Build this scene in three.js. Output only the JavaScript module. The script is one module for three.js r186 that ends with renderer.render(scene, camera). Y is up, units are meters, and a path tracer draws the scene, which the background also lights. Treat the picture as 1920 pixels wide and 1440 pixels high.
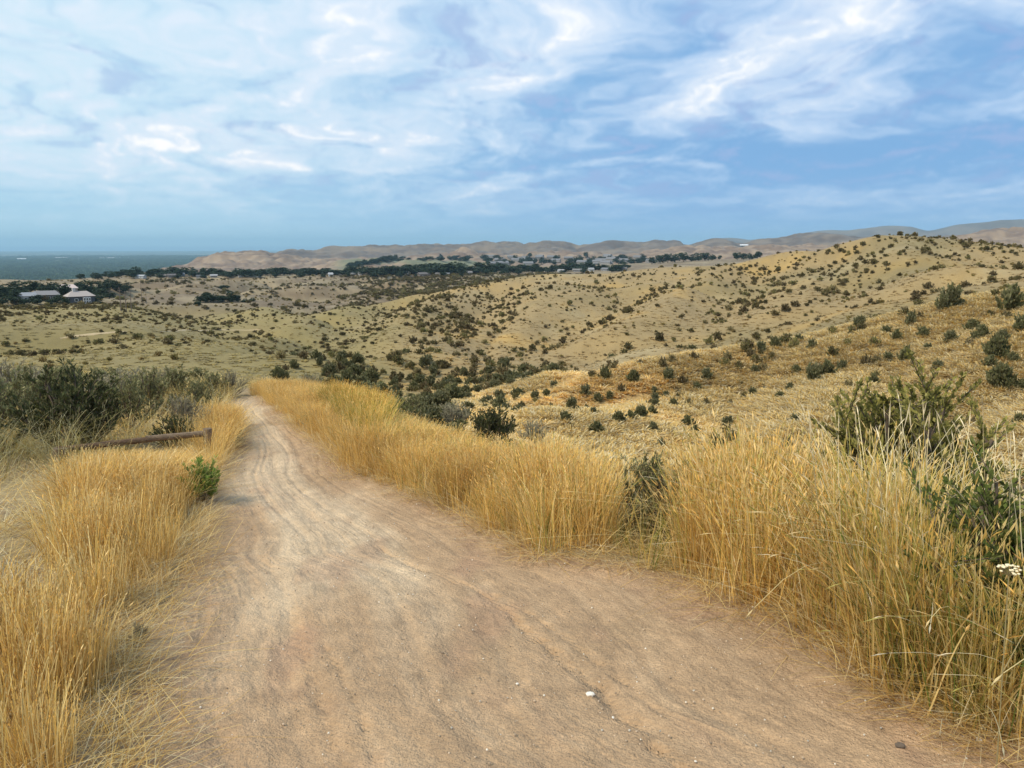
import * as THREE from 'three';
import { mergeGeometries } from 'three/addons/utils/BufferGeometryUtils.js';

// ---------- camera, sky, sun, exposure ----------
const F = 1450, PITCH = Math.atan(258 / 1450), EYE = 1.6;
const scene = new THREE.Scene();
const camera = new THREE.PerspectiveCamera(2 * Math.atan(720 / F) * 180 / Math.PI, 4 / 3, 0.05, 80000);
camera.position.set(0, EYE, 0);
camera.rotation.set(-PITCH, 0, 0);
scene.add(camera);
const renderer = new THREE.WebGLRenderer({ antialias: true });
renderer.toneMapping = THREE.LinearToneMapping;
renderer.toneMappingExposure = 1.5;
renderer.shadowMap.enabled = true;

const sun = new THREE.DirectionalLight(new THREE.Color(1.0, 0.91, 0.76), 2.5);
sun.position.set(-62, 84, 46);
sun.castShadow = true;
sun.shadow.radius = 20;
Object.assign(sun.shadow.camera, { left: -120, right: 120, top: 160, bottom: -160, near: 1, far: 500 });
scene.add(sun, sun.target);

// ---------- random numbers and noise ----------
function RNG(s) { s >>>= 0; return () => { s = (s + 0x6D2B79F5) | 0; let t = Math.imul(s ^ (s >>> 15), 1 | s); t = (t + Math.imul(t ^ (t >>> 7), 61 | t)) ^ t; return ((t ^ (t >>> 14)) >>> 0) / 4294967296; }; }
const PERM = new Uint8Array(512); { const r = RNG(77), p = [...Array(256).keys()]; for (let i = 255; i > 0; i--) { const j = Math.floor(r() * (i + 1)); [p[i], p[j]] = [p[j], p[i]]; } for (let i = 0; i < 512; i++) PERM[i] = p[i & 255]; }
const GX = [], GY = []; for (let i = 0; i < 64; i++) { GX.push(Math.cos(i * Math.PI / 32)); GY.push(Math.sin(i * Math.PI / 32)); }
function noise(x, y, per = 256) {   // gradient noise, about -0.7 .. 0.7
  const xi = Math.floor(x), yi = Math.floor(y), fx = x - xi, fy = y - yi;
  const x0 = ((xi % per) + per) % per & 255, x1 = (((xi + 1) % per) + per) % per & 255, y0 = ((yi % per) + per) % per & 255, y1 = (((yi + 1) % per) + per) % per & 255;
  const g = (a, b, dx, dy) => { const k = PERM[PERM[a] + b] & 63; return GX[k] * dx + GY[k] * dy; };
  const u = fx * fx * fx * (fx * (fx * 6 - 15) + 10), v = fy * fy * fy * (fy * (fy * 6 - 15) + 10);
  const a = g(x0, y0, fx, fy), b = g(x1, y0, fx - 1, fy), c = g(x0, y1, fx, fy - 1), d = g(x1, y1, fx - 1, fy - 1);
  return a + (b - a) * u + (c - a + (a - b - c + d) * u) * v;
}
function fbm(x, y, o = 4, gain = 0.5) { let s = 0, a = 1, n = 0; for (let i = 0; i < o; i++) { s += a * noise(x + 17.3 * i, y - 9.1 * i); n += a; a *= gain; x *= 2.03; y *= 2.03; } return s / n; }
const clamp = (x, a = 0, b = 1) => x < a ? a : x > b ? b : x;
const sstep = (a, b, x) => { const t = clamp((x - a) / (b - a)); return t * t * (3 - 2 * t); };
const lerp = (a, b, t) => a + (b - a) * t;
const mix3 = (a, b, t) => [lerp(a[0], b[0], t), lerp(a[1], b[1], t), lerp(a[2], b[2], t)];

// ---------- the lens: a pixel of the 1920 x 1440 photograph as a direction ----------
const CP = Math.cos(PITCH), SP = Math.sin(PITCH);
function ray(px, py) {
  const u = (px - 960) / F, v = (720 - py) / F, y = v * CP - SP, z = v * SP + CP;
  return { az: Math.atan2(u, z), t: y / Math.hypot(u, z) };
}

// ---------- sky ----------
{
  const W = 3072, H = 1536, data = new Float32Array(W * H * 4);
  const blobs = [ // px, py, half width and height in pixels, brighter (+) or bluer (-)
    [1590, 85, 90, 70, .30], [1400, 125, 110, 45, .26], [1280, 190, 120, 45, .16], [1700, 10, 200, 60, .12], [1500, 230, 260, 40, .10], [650, 250, 120, 22, .2], [480, 270, 130, 30, .12], [930, 110, 130, 50, .16], [960, 145, 60, 20, .1],
    [150, 110, 260, 120, .10], [560, 70, 200, 70, .10], [1100, 40, 220, 60, .10], [720, 180, 90, 40, -.20], [1130, 160, 110, 60, -.16], [1250, 40, 60, 60, -.10], [1700, 285, 420, 50, -.30], [1250, 300, 220, 40, -.18], [330, 190, 110, 30, -.08], [1860, 120, 120, 100, -.06],
  ].map(([px, py, w, h, s]) => { const r = ray(px, py); return [r.az, Math.atan(r.t), w / F, h / F, s]; });
  for (let j = 0; j < H; j++) {
    const el = ((j + 0.5) / H - 0.5) * Math.PI;
    for (let i = 0; i < W; i++) {
      const k = (j * W + i) * 4;
      let c;
      if (el < -0.03) c = [.17, .29, .42];
      else {
        const phi = ((i + 0.5) / W - 0.5) * 2 * Math.PI;          // atan2(z, x)
        const dx = Math.cos(el) * Math.cos(phi), dz = Math.cos(el) * Math.sin(phi), dy = Math.sin(el), az = Math.atan2(dx, -dz);
        const q = 1 / (Math.max(dy, 0) + 0.13), X = dx * q, Z = dz * q;
        const wx = fbm(X * 1.3 + 3, Z * 1.3, 4), wz = fbm(X * 1.3 - 7, Z * 1.3 + 5, 4);
        const A = X * 1.0 - Z * .30, B = Z * .55 + X * .16;
        const broad = fbm(A * .9 + wx * .7, B * 1.1 + wz * .7, 4, .5), mid = fbm(A * 2.6 + wx * 1.6 + 4, B * 3.0 + wz * 1.6, 6, .62), fine = 1.35 * fbm(A * 6 + wx * 3.4, B * 9 + wz * 3.4, 6, .7), wisp = fbm(A * 1.6 + wx * 2.0 + 11, B * 9 + wz * 1.2, 5, .6);
        let bias = 0;
        for (const b of blobs) { const p = (az - b[0] + wx * .12) / b[2], r = (el - b[1] + wz * .05) / b[3], m = p * p + r * r; if (m < 9) bias += b[4] * Math.exp(-m); }
        const low = sstep(.0, .11, el), up = sstep(.1, 1.2, el), left = sstep(.30, -.55, az);
        const t = .50 + .46 * broad + .92 * mid + bias * 1.25 + .10 * left;
        const base = mix3(mix3([.25, .455, .73], [.43, .68, .82], left), mix3([.205, .41, .71], [.37, .61, .82], left), low);
        c = mix3(base, mix3([.52, .67, .88], [.63, .80, .91], left), sstep(.22, .70, t + .25 * wisp) * (.12 + .88 * low) * .92);
        c = mix3(c, mix3([.35, .46, .73], [.44, .58, .80], left), sstep(.03, .34, -mid + .4 * fine - .1 * bias) * low * .72);
        c = mix3(c, [.74, .82, .93], sstep(.56, .92, t + fine * .30 + wisp * .22) * low * .85);
        c = mix3(c, [1.03, 1.01, 1.0], sstep(.80, 1.10, t + fine * .42) * low);
        const g = (1.09 + .12 * up) / 1.5;
        c = [c[0] * g, c[1] * g, c[2] * g];
      }
      data[k] = c[0]; data[k + 1] = c[1]; data[k + 2] = c[2]; data[k + 3] = 1;
    }
  }
  const t = new THREE.DataTexture(data, W, H, THREE.RGBAFormat, THREE.FloatType);
  t.mapping = THREE.EquirectangularReflectionMapping; t.magFilter = THREE.LinearFilter; t.needsUpdate = true;
  scene.background = t; scene.environment = t;
}
scene.fog = new THREE.FogExp2(new THREE.Color(0.52, 0.82, 1.0), 6e-5);

// ---------- helpers ----------
const taken = new Map();
function numbered(n) { const k = taken.get(n) || 0; taken.set(n, k + 1); return k ? `${n}_${String(k).padStart(3, '0')}` : n; }
function put(o, name, label, category, { kind, group } = {}) {
  o.name = numbered(name); o.userData = { label, category };
  if (kind) o.userData.kind = kind;
  if (group) o.userData.group = group;
  o.traverse(m => { if (m.isMesh) m.castShadow = m.receiveShadow = true; });
  scene.add(o); return o;
}
function part(parent, name, geo, mat, label) { const m = new THREE.Mesh(geo, mat); m.name = name; m.castShadow = m.receiveShadow = true; if (label) m.userData.label = label; parent.add(m); return m; }
function std(color, extra = {}) { return new THREE.MeshStandardMaterial({ color: new THREE.Color().setRGB(...color), roughness: 0.95, ...extra }); }
function leafMat(color, extra = {}) { return new THREE.MeshPhysicalMaterial({ color: new THREE.Color().setRGB(...color), roughness: 0.95, transmission: 0.3, thickness: 0, side: THREE.DoubleSide, specularIntensity: .3, ...extra }); }
function geo(pos, idx, col, uv) {
  const g = new THREE.BufferGeometry();
  g.setAttribute('position', new THREE.Float32BufferAttribute(pos, 3));
  if (col) g.setAttribute('color', new THREE.Float32BufferAttribute(col, 3));
  if (uv) g.setAttribute('uv', new THREE.Float32BufferAttribute(uv, 2));
  g.setIndex(idx); g.computeVertexNormals(); return g;
}
function texture(n, fn, srgb) { const d = new Uint8Array(n * n * 4); for (let j = 0; j < n; j++) for (let i = 0; i < n; i++) { const v = fn(i / n, j / n), k = (j * n + i) * 4; for (let c = 0; c < 3; c++) d[k + c] = clamp(Array.isArray(v) ? v[c] : v) * 255; d[k + 3] = 255; } const t = new THREE.DataTexture(d, n, n); t.wrapS = t.wrapT = THREE.RepeatWrapping; t.magFilter = THREE.LinearFilter; if (srgb) t.colorSpace = THREE.SRGBColorSpace; t.needsUpdate = true; return t; }

// ---------- terrain: cross profiles lofted over the bearing ----------
function pslope(x, y, i) {   // slope of a monotone cubic at knot i
  const n = x.length;
  if (n < 2) return 0;
  if (i === 0) return (y[1] - y[0]) / (x[1] - x[0]);
  if (i === n - 1) return (y[n - 1] - y[n - 2]) / (x[n - 1] - x[n - 2]);
  const h0 = x[i] - x[i - 1], h1 = x[i + 1] - x[i], a = (y[i] - y[i - 1]) / h0, b = (y[i + 1] - y[i]) / h1;
  if (a * b <= 0) return 0;
  const w0 = 2 * h1 + h0, w1 = h1 + 2 * h0; return (w0 + w1) / (w0 / a + w1 / b);
}
function pchip(x, y, q) {
  const n = x.length;
  if (q <= x[0]) return y[0];
  if (q >= x[n - 1]) return y[n - 1];
  let i = 0; while (q > x[i + 1]) i++;
  const h = x[i + 1] - x[i], t = (q - x[i]) / h, m0 = pslope(x, y, i) * h, m1 = pslope(x, y, i + 1) * h, t2 = t * t, t3 = t2 * t;
  return (2 * t3 - 3 * t2 + 1) * y[i] + (t3 - 2 * t2 + t) * m0 + (-2 * t3 + 3 * t2) * y[i + 1] + (t3 - t2) * m1;
}
const AZ0 = -0.80, AZ1 = 0.80, NT = 640;
function loft(rows) {   // rows from near to far; a point is [px, py, distance] or [px, null, distance, height]
  const R = rows.map(r => typeof r === 'function' ? r : (() => {
    const p = r.map(([px, py, d, h]) => { const a = ray(px, py ?? 600); return [a.az, Math.log(d), py == null ? h : EYE + d * a.t]; });
    const x = p.map(q => q[0]), ld = p.map(q => q[1]), hh = p.map(q => q[2]);
    return az => [pchip(x, ld, az), pchip(x, hh, az)];
  })());
  const n = R.length, T = new Float32Array((NT + 1) * n * 2);
  for (let i = 0; i <= NT; i++) { const az = lerp(AZ0, AZ1, i / NT); R.forEach((f, k) => { const [a, b] = f(az); T[(i * n + k) * 2] = a; T[(i * n + k) * 2 + 1] = b; }); }
  const X = new Array(n), Y = new Array(n);
  return (az, d) => {
    let s = (az - AZ0) / (AZ1 - AZ0) * NT, i, j, t;
    if (s >= 0 && s < NT) { i = Math.floor(s); j = i + 1; t = s - i; }
    else { let w = az > AZ1 ? az - AZ1 : az - AZ1 + 2 * Math.PI; t = sstep(0, 1, w / (2 * Math.PI - (AZ1 - AZ0))); i = NT; j = 0; }
    for (let k = 0; k < n; k++) { const a = (i * n + k) * 2, b = (j * n + k) * 2; X[k] = lerp(T[a], T[b], t); Y[k] = lerp(T[a + 1], T[b + 1], t); }
    return pchip(X, Y, Math.log(Math.max(d, 0.01)));
  };
}
const SLOPE = 0.1;
const plane = (az, d) => -SLOPE * d * Math.cos(az);
const LIP = [[-300, 15], [0, 16], [300, 18], [480, 19], [560, 16], [640, 12.5], [800, 9], [960, 7.4], [1280, 6], [1600, 5.4], [1920, 4.8], [2300, 4.6]].map(([p, d]) => [ray(p, 700).az, d]);
const lip = az => pchip(LIP.map(a => a[0]), LIP.map(a => a[1]), az);
const onPlane = k => az => { const d = lip(az) * k; return [Math.log(d), plane(az, d)]; };
const groundLoft = loft([
  onPlane(.03), onPlane(.25), onPlane(.6), onPlane(1),
  [[-300, 722, 25], [0, 722, 26], [240, 722, 27], [480, 722, 27], [560, 728, 26], [640, 762, 24], [800, 800, 23], [960, 835, 24], [1120, 852, 26], [1280, 858, 27], [1440, 862, 27], [1600, 865, 26], [1760, 870, 26], [1920, 875, 25], [2300, 880, 25]],
  [[-300, 708, 40], [240, 708, 40], [480, 704, 41], [640, 732, 35], [800, 765, 33], [960, 785, 33], [1120, 775, 36], [1280, 765, 37], [1440, 750, 38], [1600, 730, 39], [1760, 705, 40], [1920, 690, 41], [2300, 675, 42]],
  [[-300, 692, 62], [240, 692, 62], [480, 691, 60], [640, 712, 50], [800, 746, 45], [900, 744, 44], [960, 736, 43], [1075, 708, 44], [1200, 693, 45], [1300, 679, 46], [1400, 662, 48], [1500, 638, 50], [1600, 614, 53], [1700, 587, 56], [1800, 567, 58], [1920, 546, 61], [2300, 500, 68]],
  [[-300, 683, 80], [240, 683, 80], [480, 684, 78], [640, 699, 62], [800, 728, 57], [960, 722, 58], [1120, null, 60, -9.6], [1280, null, 62, -9.6], [1440, null, 66, -9], [1600, null, 72, -8.4], [1760, null, 78, -7.2], [1920, null, 84, -5.6], [2300, null, 90, -3]],
  [[-300, 668, 98], [240, 668, 98], [480, 672, 96], [640, 686, 84], [800, 701, 78], [960, 701, 78], [1120, 692, 80], [1280, 673, 85], [1440, 646, 92], [1600, 612, 100], [1760, 570, 110], [1920, 541, 120], [2300, 500, 130]],
  [[-300, 625, 150], [240, 625, 150], [480, 622, 155], [640, 628, 145], [800, 622, 150], [960, 605, 155], [1120, 590, 160], [1280, 572, 165], [1440, 552, 165], [1600, 525, 165], [1760, 505, 167], [1920, 499, 170], [2300, 480, 175]],
  [[-300, 580, 255], [0, 575, 260], [240, 576, 260], [480, 578, 270], [600, 588, 255], [700, 572, 260], [800, 556, 280], [860, 543, 290], [930, 528, 298], [1000, 516, 300], [1100, 511, 300], [1180, 508, 298], [1280, 497, 290], [1400, 488, 270], [1480, 478, 250], [1540, 466, 240], [1600, 450, 230], [1650, 441, 226], [1690, 438, 225], [1740, 442, 228], [1800, 452, 232], [1860, 463, 238], [1920, 470, 244], [2050, 474, 255], [2300, 470, 260]],
  [[-300, null, 305, -27], [240, null, 310, -27], [480, null, 320, -27], [600, null, 310, -27], [800, null, 370, -37], [1000, null, 390, -36], [1200, null, 390, -34], [1400, null, 390, -24], [1690, null, 390, -16], [1920, null, 400, -18], [2300, null, 400, -18]],
  [[-300, 566, 370], [0, 565, 385], [240, 563, 405], [400, 563, 430], [480, 564, 440], [600, 573, 420], [720, 556, 460], [860, 549, 500], [1000, null, 560, -33], [1300, null, 560, -27], [1600, null, 560, -20], [2300, null, 560, -20]],
  [[-300, 545, 520], [0, 541, 530], [240, 539, 560], [480, 536, 600], [720, 532, 640], [900, 526, 680], [1000, null, 720, -30], [1300, null, 720, -24], [1600, null, 720, -16], [2300, null, 720, -16]],
  [[-300, 528, 720], [0, 527, 760], [100, 527, 780], [240, 522, 840], [480, 517, 870], [640, 517, 860], [720, 510, 850], [800, 514, 860], [960, 511, 900], [1120, 508, 950], [1280, 498, 1000], [1440, 491, 1000], [1600, 486, 1000], [1920, 478, 1000], [2300, 478, 1000]],
  [[-300, 525, 860], [0, 524, 900], [100, 525, 920], [240, 516, 1000], [480, 512, 1060], [640, 509, 1060], [800, 509, 1060], [960, 504, 1120], [1120, 499, 1200], [1280, 491, 1200], [1440, 484, 1200], [1600, 480, 1200], [1920, 470, 1200], [2300, 470, 1200]],
  [[-300, null, 1500, -115], [0, null, 1500, -115], [180, null, 1500, -105], [300, null, 1600, -80], [480, null, 1700, -60], [640, null, 1700, -55], [960, null, 1800, -48], [1280, null, 1800, -40], [1920, null, 1800, -20], [2300, null, 1800, -20]],
  [[-300, null, 2400, -165], [640, null, 2400, -150], [2300, null, 2400, -120]],
]);

// trail outline: pixels of its two edges on the sloping shelf
function onShelf(px, py) { const r = ray(px, py), d = EYE / (-r.t - SLOPE * Math.cos(r.az)); return [d * Math.sin(r.az), -d * Math.cos(r.az)]; }
const EDGE_L = [[222, 1470], [228, 1400], [238, 1310], [272, 1195], [335, 1085], [368, 1000], [384, 935], [408, 868], [432, 828], [436, 800], [420, 772], [424, 756], [455, 742]].map(p => onShelf(...p));
const EDGE_R = [[2150, 1452], [1930, 1385], [1700, 1300], [1560, 1205], [1440, 1145], [1330, 1088], [1240, 1062], [1130, 1048], [1010, 1030], [900, 975], [800, 930], [720, 903], [662, 880], [640, 852], [598, 818], [556, 792], [520, 768], [500, 752], [492, 741]].map(p => onShelf(...p));
const xAtZ = (E, z) => { for (let i = 0; i + 1 < E.length; i++) { const [x0, z0] = E[i], [x1, z1] = E[i + 1]; if ((z <= z0 && z >= z1)) return lerp(x0, x1, (z - z0) / (z1 - z0 || 1)); } return z > E[0][1] ? E[0][0] + (E[0][1] - z) * ((E[1][0] - E[0][0]) / (E[1][1] - E[0][1])) * -1 : E.at(-1)[0]; };
function distTo(E, x, z) { let b = 1e9; for (let i = 0; i + 1 < E.length; i++) { const [x0, z0] = E[i], [x1, z1] = E[i + 1], ex = x1 - x0, ez = z1 - z0, t = clamp(((x - x0) * ex + (z - z0) * ez) / (ex * ex + ez * ez)); b = Math.min(b, Math.hypot(x - x0 - ex * t, z - z0 - ez * t)); } return b; }
const ZEND = Math.max(EDGE_L.at(-1)[1], EDGE_R.at(-1)[1]);
function trailIn(x, z) {   // metres inside the trail (negative outside)
  if (z > 1.5 || z < ZEND - 2) return -9;
  const l = xAtZ(EDGE_L, z), r = z > EDGE_R[0][1] ? EDGE_R[0][0] : xAtZ(EDGE_R, z);
  const d = Math.min(distTo(EDGE_L, x, z), distTo(EDGE_R, x, z));
  return (x > l && x < r ? d : -d) - Math.max(0, ZEND - z);
}
const gullies = [];
function relief(x, z, d) {   // folds and lumps of the land that the profiles leave out
  const near = .05 * fbm(x * .55, z * .55, 3) * sstep(1, 4, d);
  if (d < 12) return near;
  const far = sstep(14, 60, d), amp = .25 + d * .0036;
  let h = near + far * Math.min(amp, 1.4) * (d < 420 ? fbm(x * .03, z * .03, 4) : fbm(x * .012, z * .012, 4)) + far * .12 * fbm(x * .25, z * .25, 3);
  if (d > 70) { const w = sstep(70, 150, d) * (1 - sstep(330, 420, d)); if (w > 0) { const s = x * .014 + fbm(x * .01, z * .01, 2) * .9; h -= w * 3.4 * Math.pow(1 - Math.abs(noise(s * 1.5, z * .004 + 4)) * 1.6, 4) - w * .8; } }
  if (d > 55 && d < 430) for (const g of gullies) { const q = distTo(g.pts, x, z) / g.w; if (q < 3) h -= g.dep * Math.exp(-q * q) - g.dep * .28 * Math.exp(-(q - 1.7) * (q - 1.7) * 2.5); }
  if (d > 26 && d < 64) { const a = Math.atan2(x, -z); h += sstep(26, 32, d) * (1 - sstep(56, 64, d)) * sstep(-.05, .05, a) * .9 * (Math.abs(noise(x * .11 + z * .09, z * .05 - x * .03)) * 2 - .45); }
  if (d > 380) { const w = sstep(380, 560, d) * (1 - sstep(800, 900, d)); h += w * (6 * fbm(x * .011, z * .011, 5) - 11 * Math.pow(1 - Math.min(1, Math.abs(fbm(x * .009 + 5, z * .006, 3)) * 2.6), 3) + 1.5); }
  return h;
}
function H0(x, z) { const d = Math.hypot(x, z); return groundLoft(Math.atan2(x, -z), d) + relief(x, z, d); }
function H(x, z) { const t = Math.hypot(x, z) < 24 ? trailIn(x, z) : -9; return H0(x, z) - (t > -.25 ? .05 * sstep(-.25, .35, t) : 0); }
function hit(px, py, dMin = 2, dMax = 1700) {   // where the sight line through a pixel meets the land
  const r = ray(px, py), s = Math.sin(r.az), c = -Math.cos(r.az);
  let a = dMin, prev = dMin;
  while (a < dMax) { if (EYE + a * r.t <= H(s * a, c * a)) { let lo = prev, hi = a; for (let k = 0; k < 12; k++) { const m = (lo + hi) / 2; EYE + m * r.t <= H(s * m, c * m) ? hi = m : lo = m; } return [s * hi, H(s * hi, c * hi), c * hi, hi]; } prev = a; a *= 1.012; }
  return null;
}
{
  const lines = [[[[560, 684], [610, 668], [640, 640], [652, 608], [690, 584], [740, 566]], 9, 3.2], [[[1430, 492], [1410, 535], [1345, 588], [1250, 622], [1130, 655], [960, 694]], 8, 3.0], [[[1190, 545], [1100, 598], [980, 645], [870, 688]], 8, 2.4], [[[1780, 530], [1640, 560], [1470, 590], [1340, 640]], 8, 2.6], [[[940, 545], [880, 590], [800, 640], [740, 680]], 8, 2.2], [[[1560, 478], [1600, 530], [1560, 562]], 9, 2.6], [[[330, 586], [420, 612], [540, 640], [600, 672]], 12, 2.0], [[[20, 650], [200, 660], [400, 668], [560, 684]], 11, 1.4]];
  const made = lines.map(([p, w, dep]) => ({ pts: p.map(q => hit(...q, 55)).filter(Boolean).map(q => [q[0], q[2]]), w, dep }));
  gullies.push(...made.filter(g => g.pts.length > 1));
}
function polarSheet(hf, azs, ds, colour, uvScale = 0.25) {
  const n = azs.length, m = ds.length, P = new Float32Array(n * m * 3), C = new Float32Array(n * m * 3), U = new Float32Array(n * m * 2), I = new Uint32Array((n - 1) * (m - 1) * 6);
  for (let j = 0, k = 0; j < m; j++) for (let i = 0; i < n; i++, k++) { const x = ds[j] * Math.sin(azs[i]), z = -ds[j] * Math.cos(azs[i]), y = hf(x, z, azs[i], ds[j]); P.set([x, y, z], k * 3); C.set(colour(x, y, z, azs[i], ds[j]), k * 3); U.set([x * uvScale, z * uvScale], k * 2); }
  let q = 0; for (let j = 0; j + 1 < m; j++) for (let i = 0; i + 1 < n; i++) { const a = j * n + i, b = a + 1, c = a + n, e = c + 1; I[q++] = a; I[q++] = b; I[q++] = c; I[q++] = b; I[q++] = e; I[q++] = c; }
  const g = new THREE.BufferGeometry();
  g.setAttribute('position', new THREE.BufferAttribute(P, 3)); g.setAttribute('color', new THREE.BufferAttribute(C, 3)); g.setAttribute('uv', new THREE.BufferAttribute(U, 2)); g.setIndex(new THREE.BufferAttribute(I, 1)); g.computeVertexNormals(); return g;
}
const geom = (a, b, n) => Array.from({ length: n }, (_, i) => a * Math.pow(b / a, i / (n - 1)));
const even = (a, b, n) => Array.from({ length: n }, (_, i) => lerp(a, b, i / (n - 1)));

// ---------- surface textures ----------
const tile = (u, v, f, o, g = .55) => { let s = 0, a = 1, n = 0; for (let i = 0; i < o; i++) { s += a * noise(u * f + 3.7 * i * 0, v * f, f); n += a; a *= g; f *= 2; } return s / n; };
const turfTex = texture(1024, (u, v) => { const a = tile(u, v, 14, 5, .7), b = tile(u, v + .37, 40, 3, .8); return .80 + .42 * a + .34 * b; });
const turfBump = texture(1024, (u, v) => .5 + .6 * tile(u, v, 14, 5, .72));
const dirtTex = texture(1024, (u, v) => { const a = tile(u, v, 10, 6, .72), b = tile(u + .31, v + .17, 90, 3, .9), s = tile(u + .5, v, 64, 2, .8); const g = .84 + .34 * a + .55 * b + (s > .42 ? .2 : 0); return [g, g * .992, g * .98]; });
const dirtBump = texture(1024, (u, v) => .5 + .35 * tile(u, v, 10, 7, .78) + .35 * tile(u + .31, v + .17, 70, 3, .9));

// ---------- land ----------
const GOLD = [.48, .305, .095], TAN = [.36, .25, .105], OLIVE = [.265, .21, .068], PALE = [.43, .33, .165], SOIL = [.32, .215, .12], STRAW = [.37, .28, .135];
function landColour(x, y, z, az, d) {
  const n1 = fbm(x * .045, z * .045, 6, .6), n2 = fbm(x * .03 + 40, z * .03, 5, .6), n3 = d < 60 ? fbm(x * .9 - 20, z * .9, 4) : fbm(x * .3 - 20, z * .3, 3);
  let c;
  const left = sstep(-.06, -.24, az + .06 * n2);
  if (d < 22) c = mix3(mix3(SOIL, STRAW, sstep(-.25, .3, n1 + .3 * n3)), OLIVE, .25 * sstep(.1, .4, n2));
  else {
    const right = sstep(.02, .10, az) * (1 - sstep(58, 68, d - (az > .3 ? 4 : 0)));
    c = mix3(TAN, OLIVE, left * (.75 + .5 * n1));
    c = mix3(c, GOLD, (1 - left * .8) * sstep(.02, .30, n1 + .25 * n2));
    c = mix3(c, PALE, sstep(.08, .32, n2 - .2 * n1) * .75 * (1 - left * .6));
    c = mix3(c, [.225, .175, .065], sstep(.02, .3, fbm(x * .018 + 70, z * .018, 4) - .1 * n1) * .6);
    c = mix3(c, SOIL, sstep(.22, .45, -n1 + .2 * n3) * .5);
    c = mix3(c, mix3([.22, .155, .075], [.54, .37, .15], sstep(.36, .10, az) * sstep(-.3, .2, n1)), right * .85);
    if (d > 290) { c = mix3(c, mix3([.20, .14, .075], [.33, .25, .14], sstep(-.2, .25, n1 + .4 * n2 + .8 * fbm(x * .02, z * .008, 3))), sstep(300, 420, d)); }
  }
  const k = 1 + .35 * n3; return [c[0] * k, c[1] * k, c[2] * k];
}
{
  const azs = []; { let a = -Math.PI; const f = q => Math.abs(q) < .72 ? .0024 : .0024 + (Math.abs(q) - .72) * .05; while (a < Math.PI) { azs.push(a); a += f(a); } azs.push(Math.PI); }
  const g = polarSheet((x, z) => { const t = Math.hypot(x, z) < 24 ? trailIn(x, z) : -9; return H0(x, z) - (t > -.2 ? .12 * sstep(-.1, .25, t) : 0); }, azs, [.02, ...geom(.6, 2400, 560)], landColour, .25);
  const m = new THREE.MeshStandardMaterial({ vertexColors: true, map: turfTex, bumpMap: turfBump, bumpScale: .06, roughness: 1 });
  put(new THREE.Mesh(g, m), 'ground', 'dry tan grass hills and field rolling away below the trail', 'ground', { kind: 'structure' });
}
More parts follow.
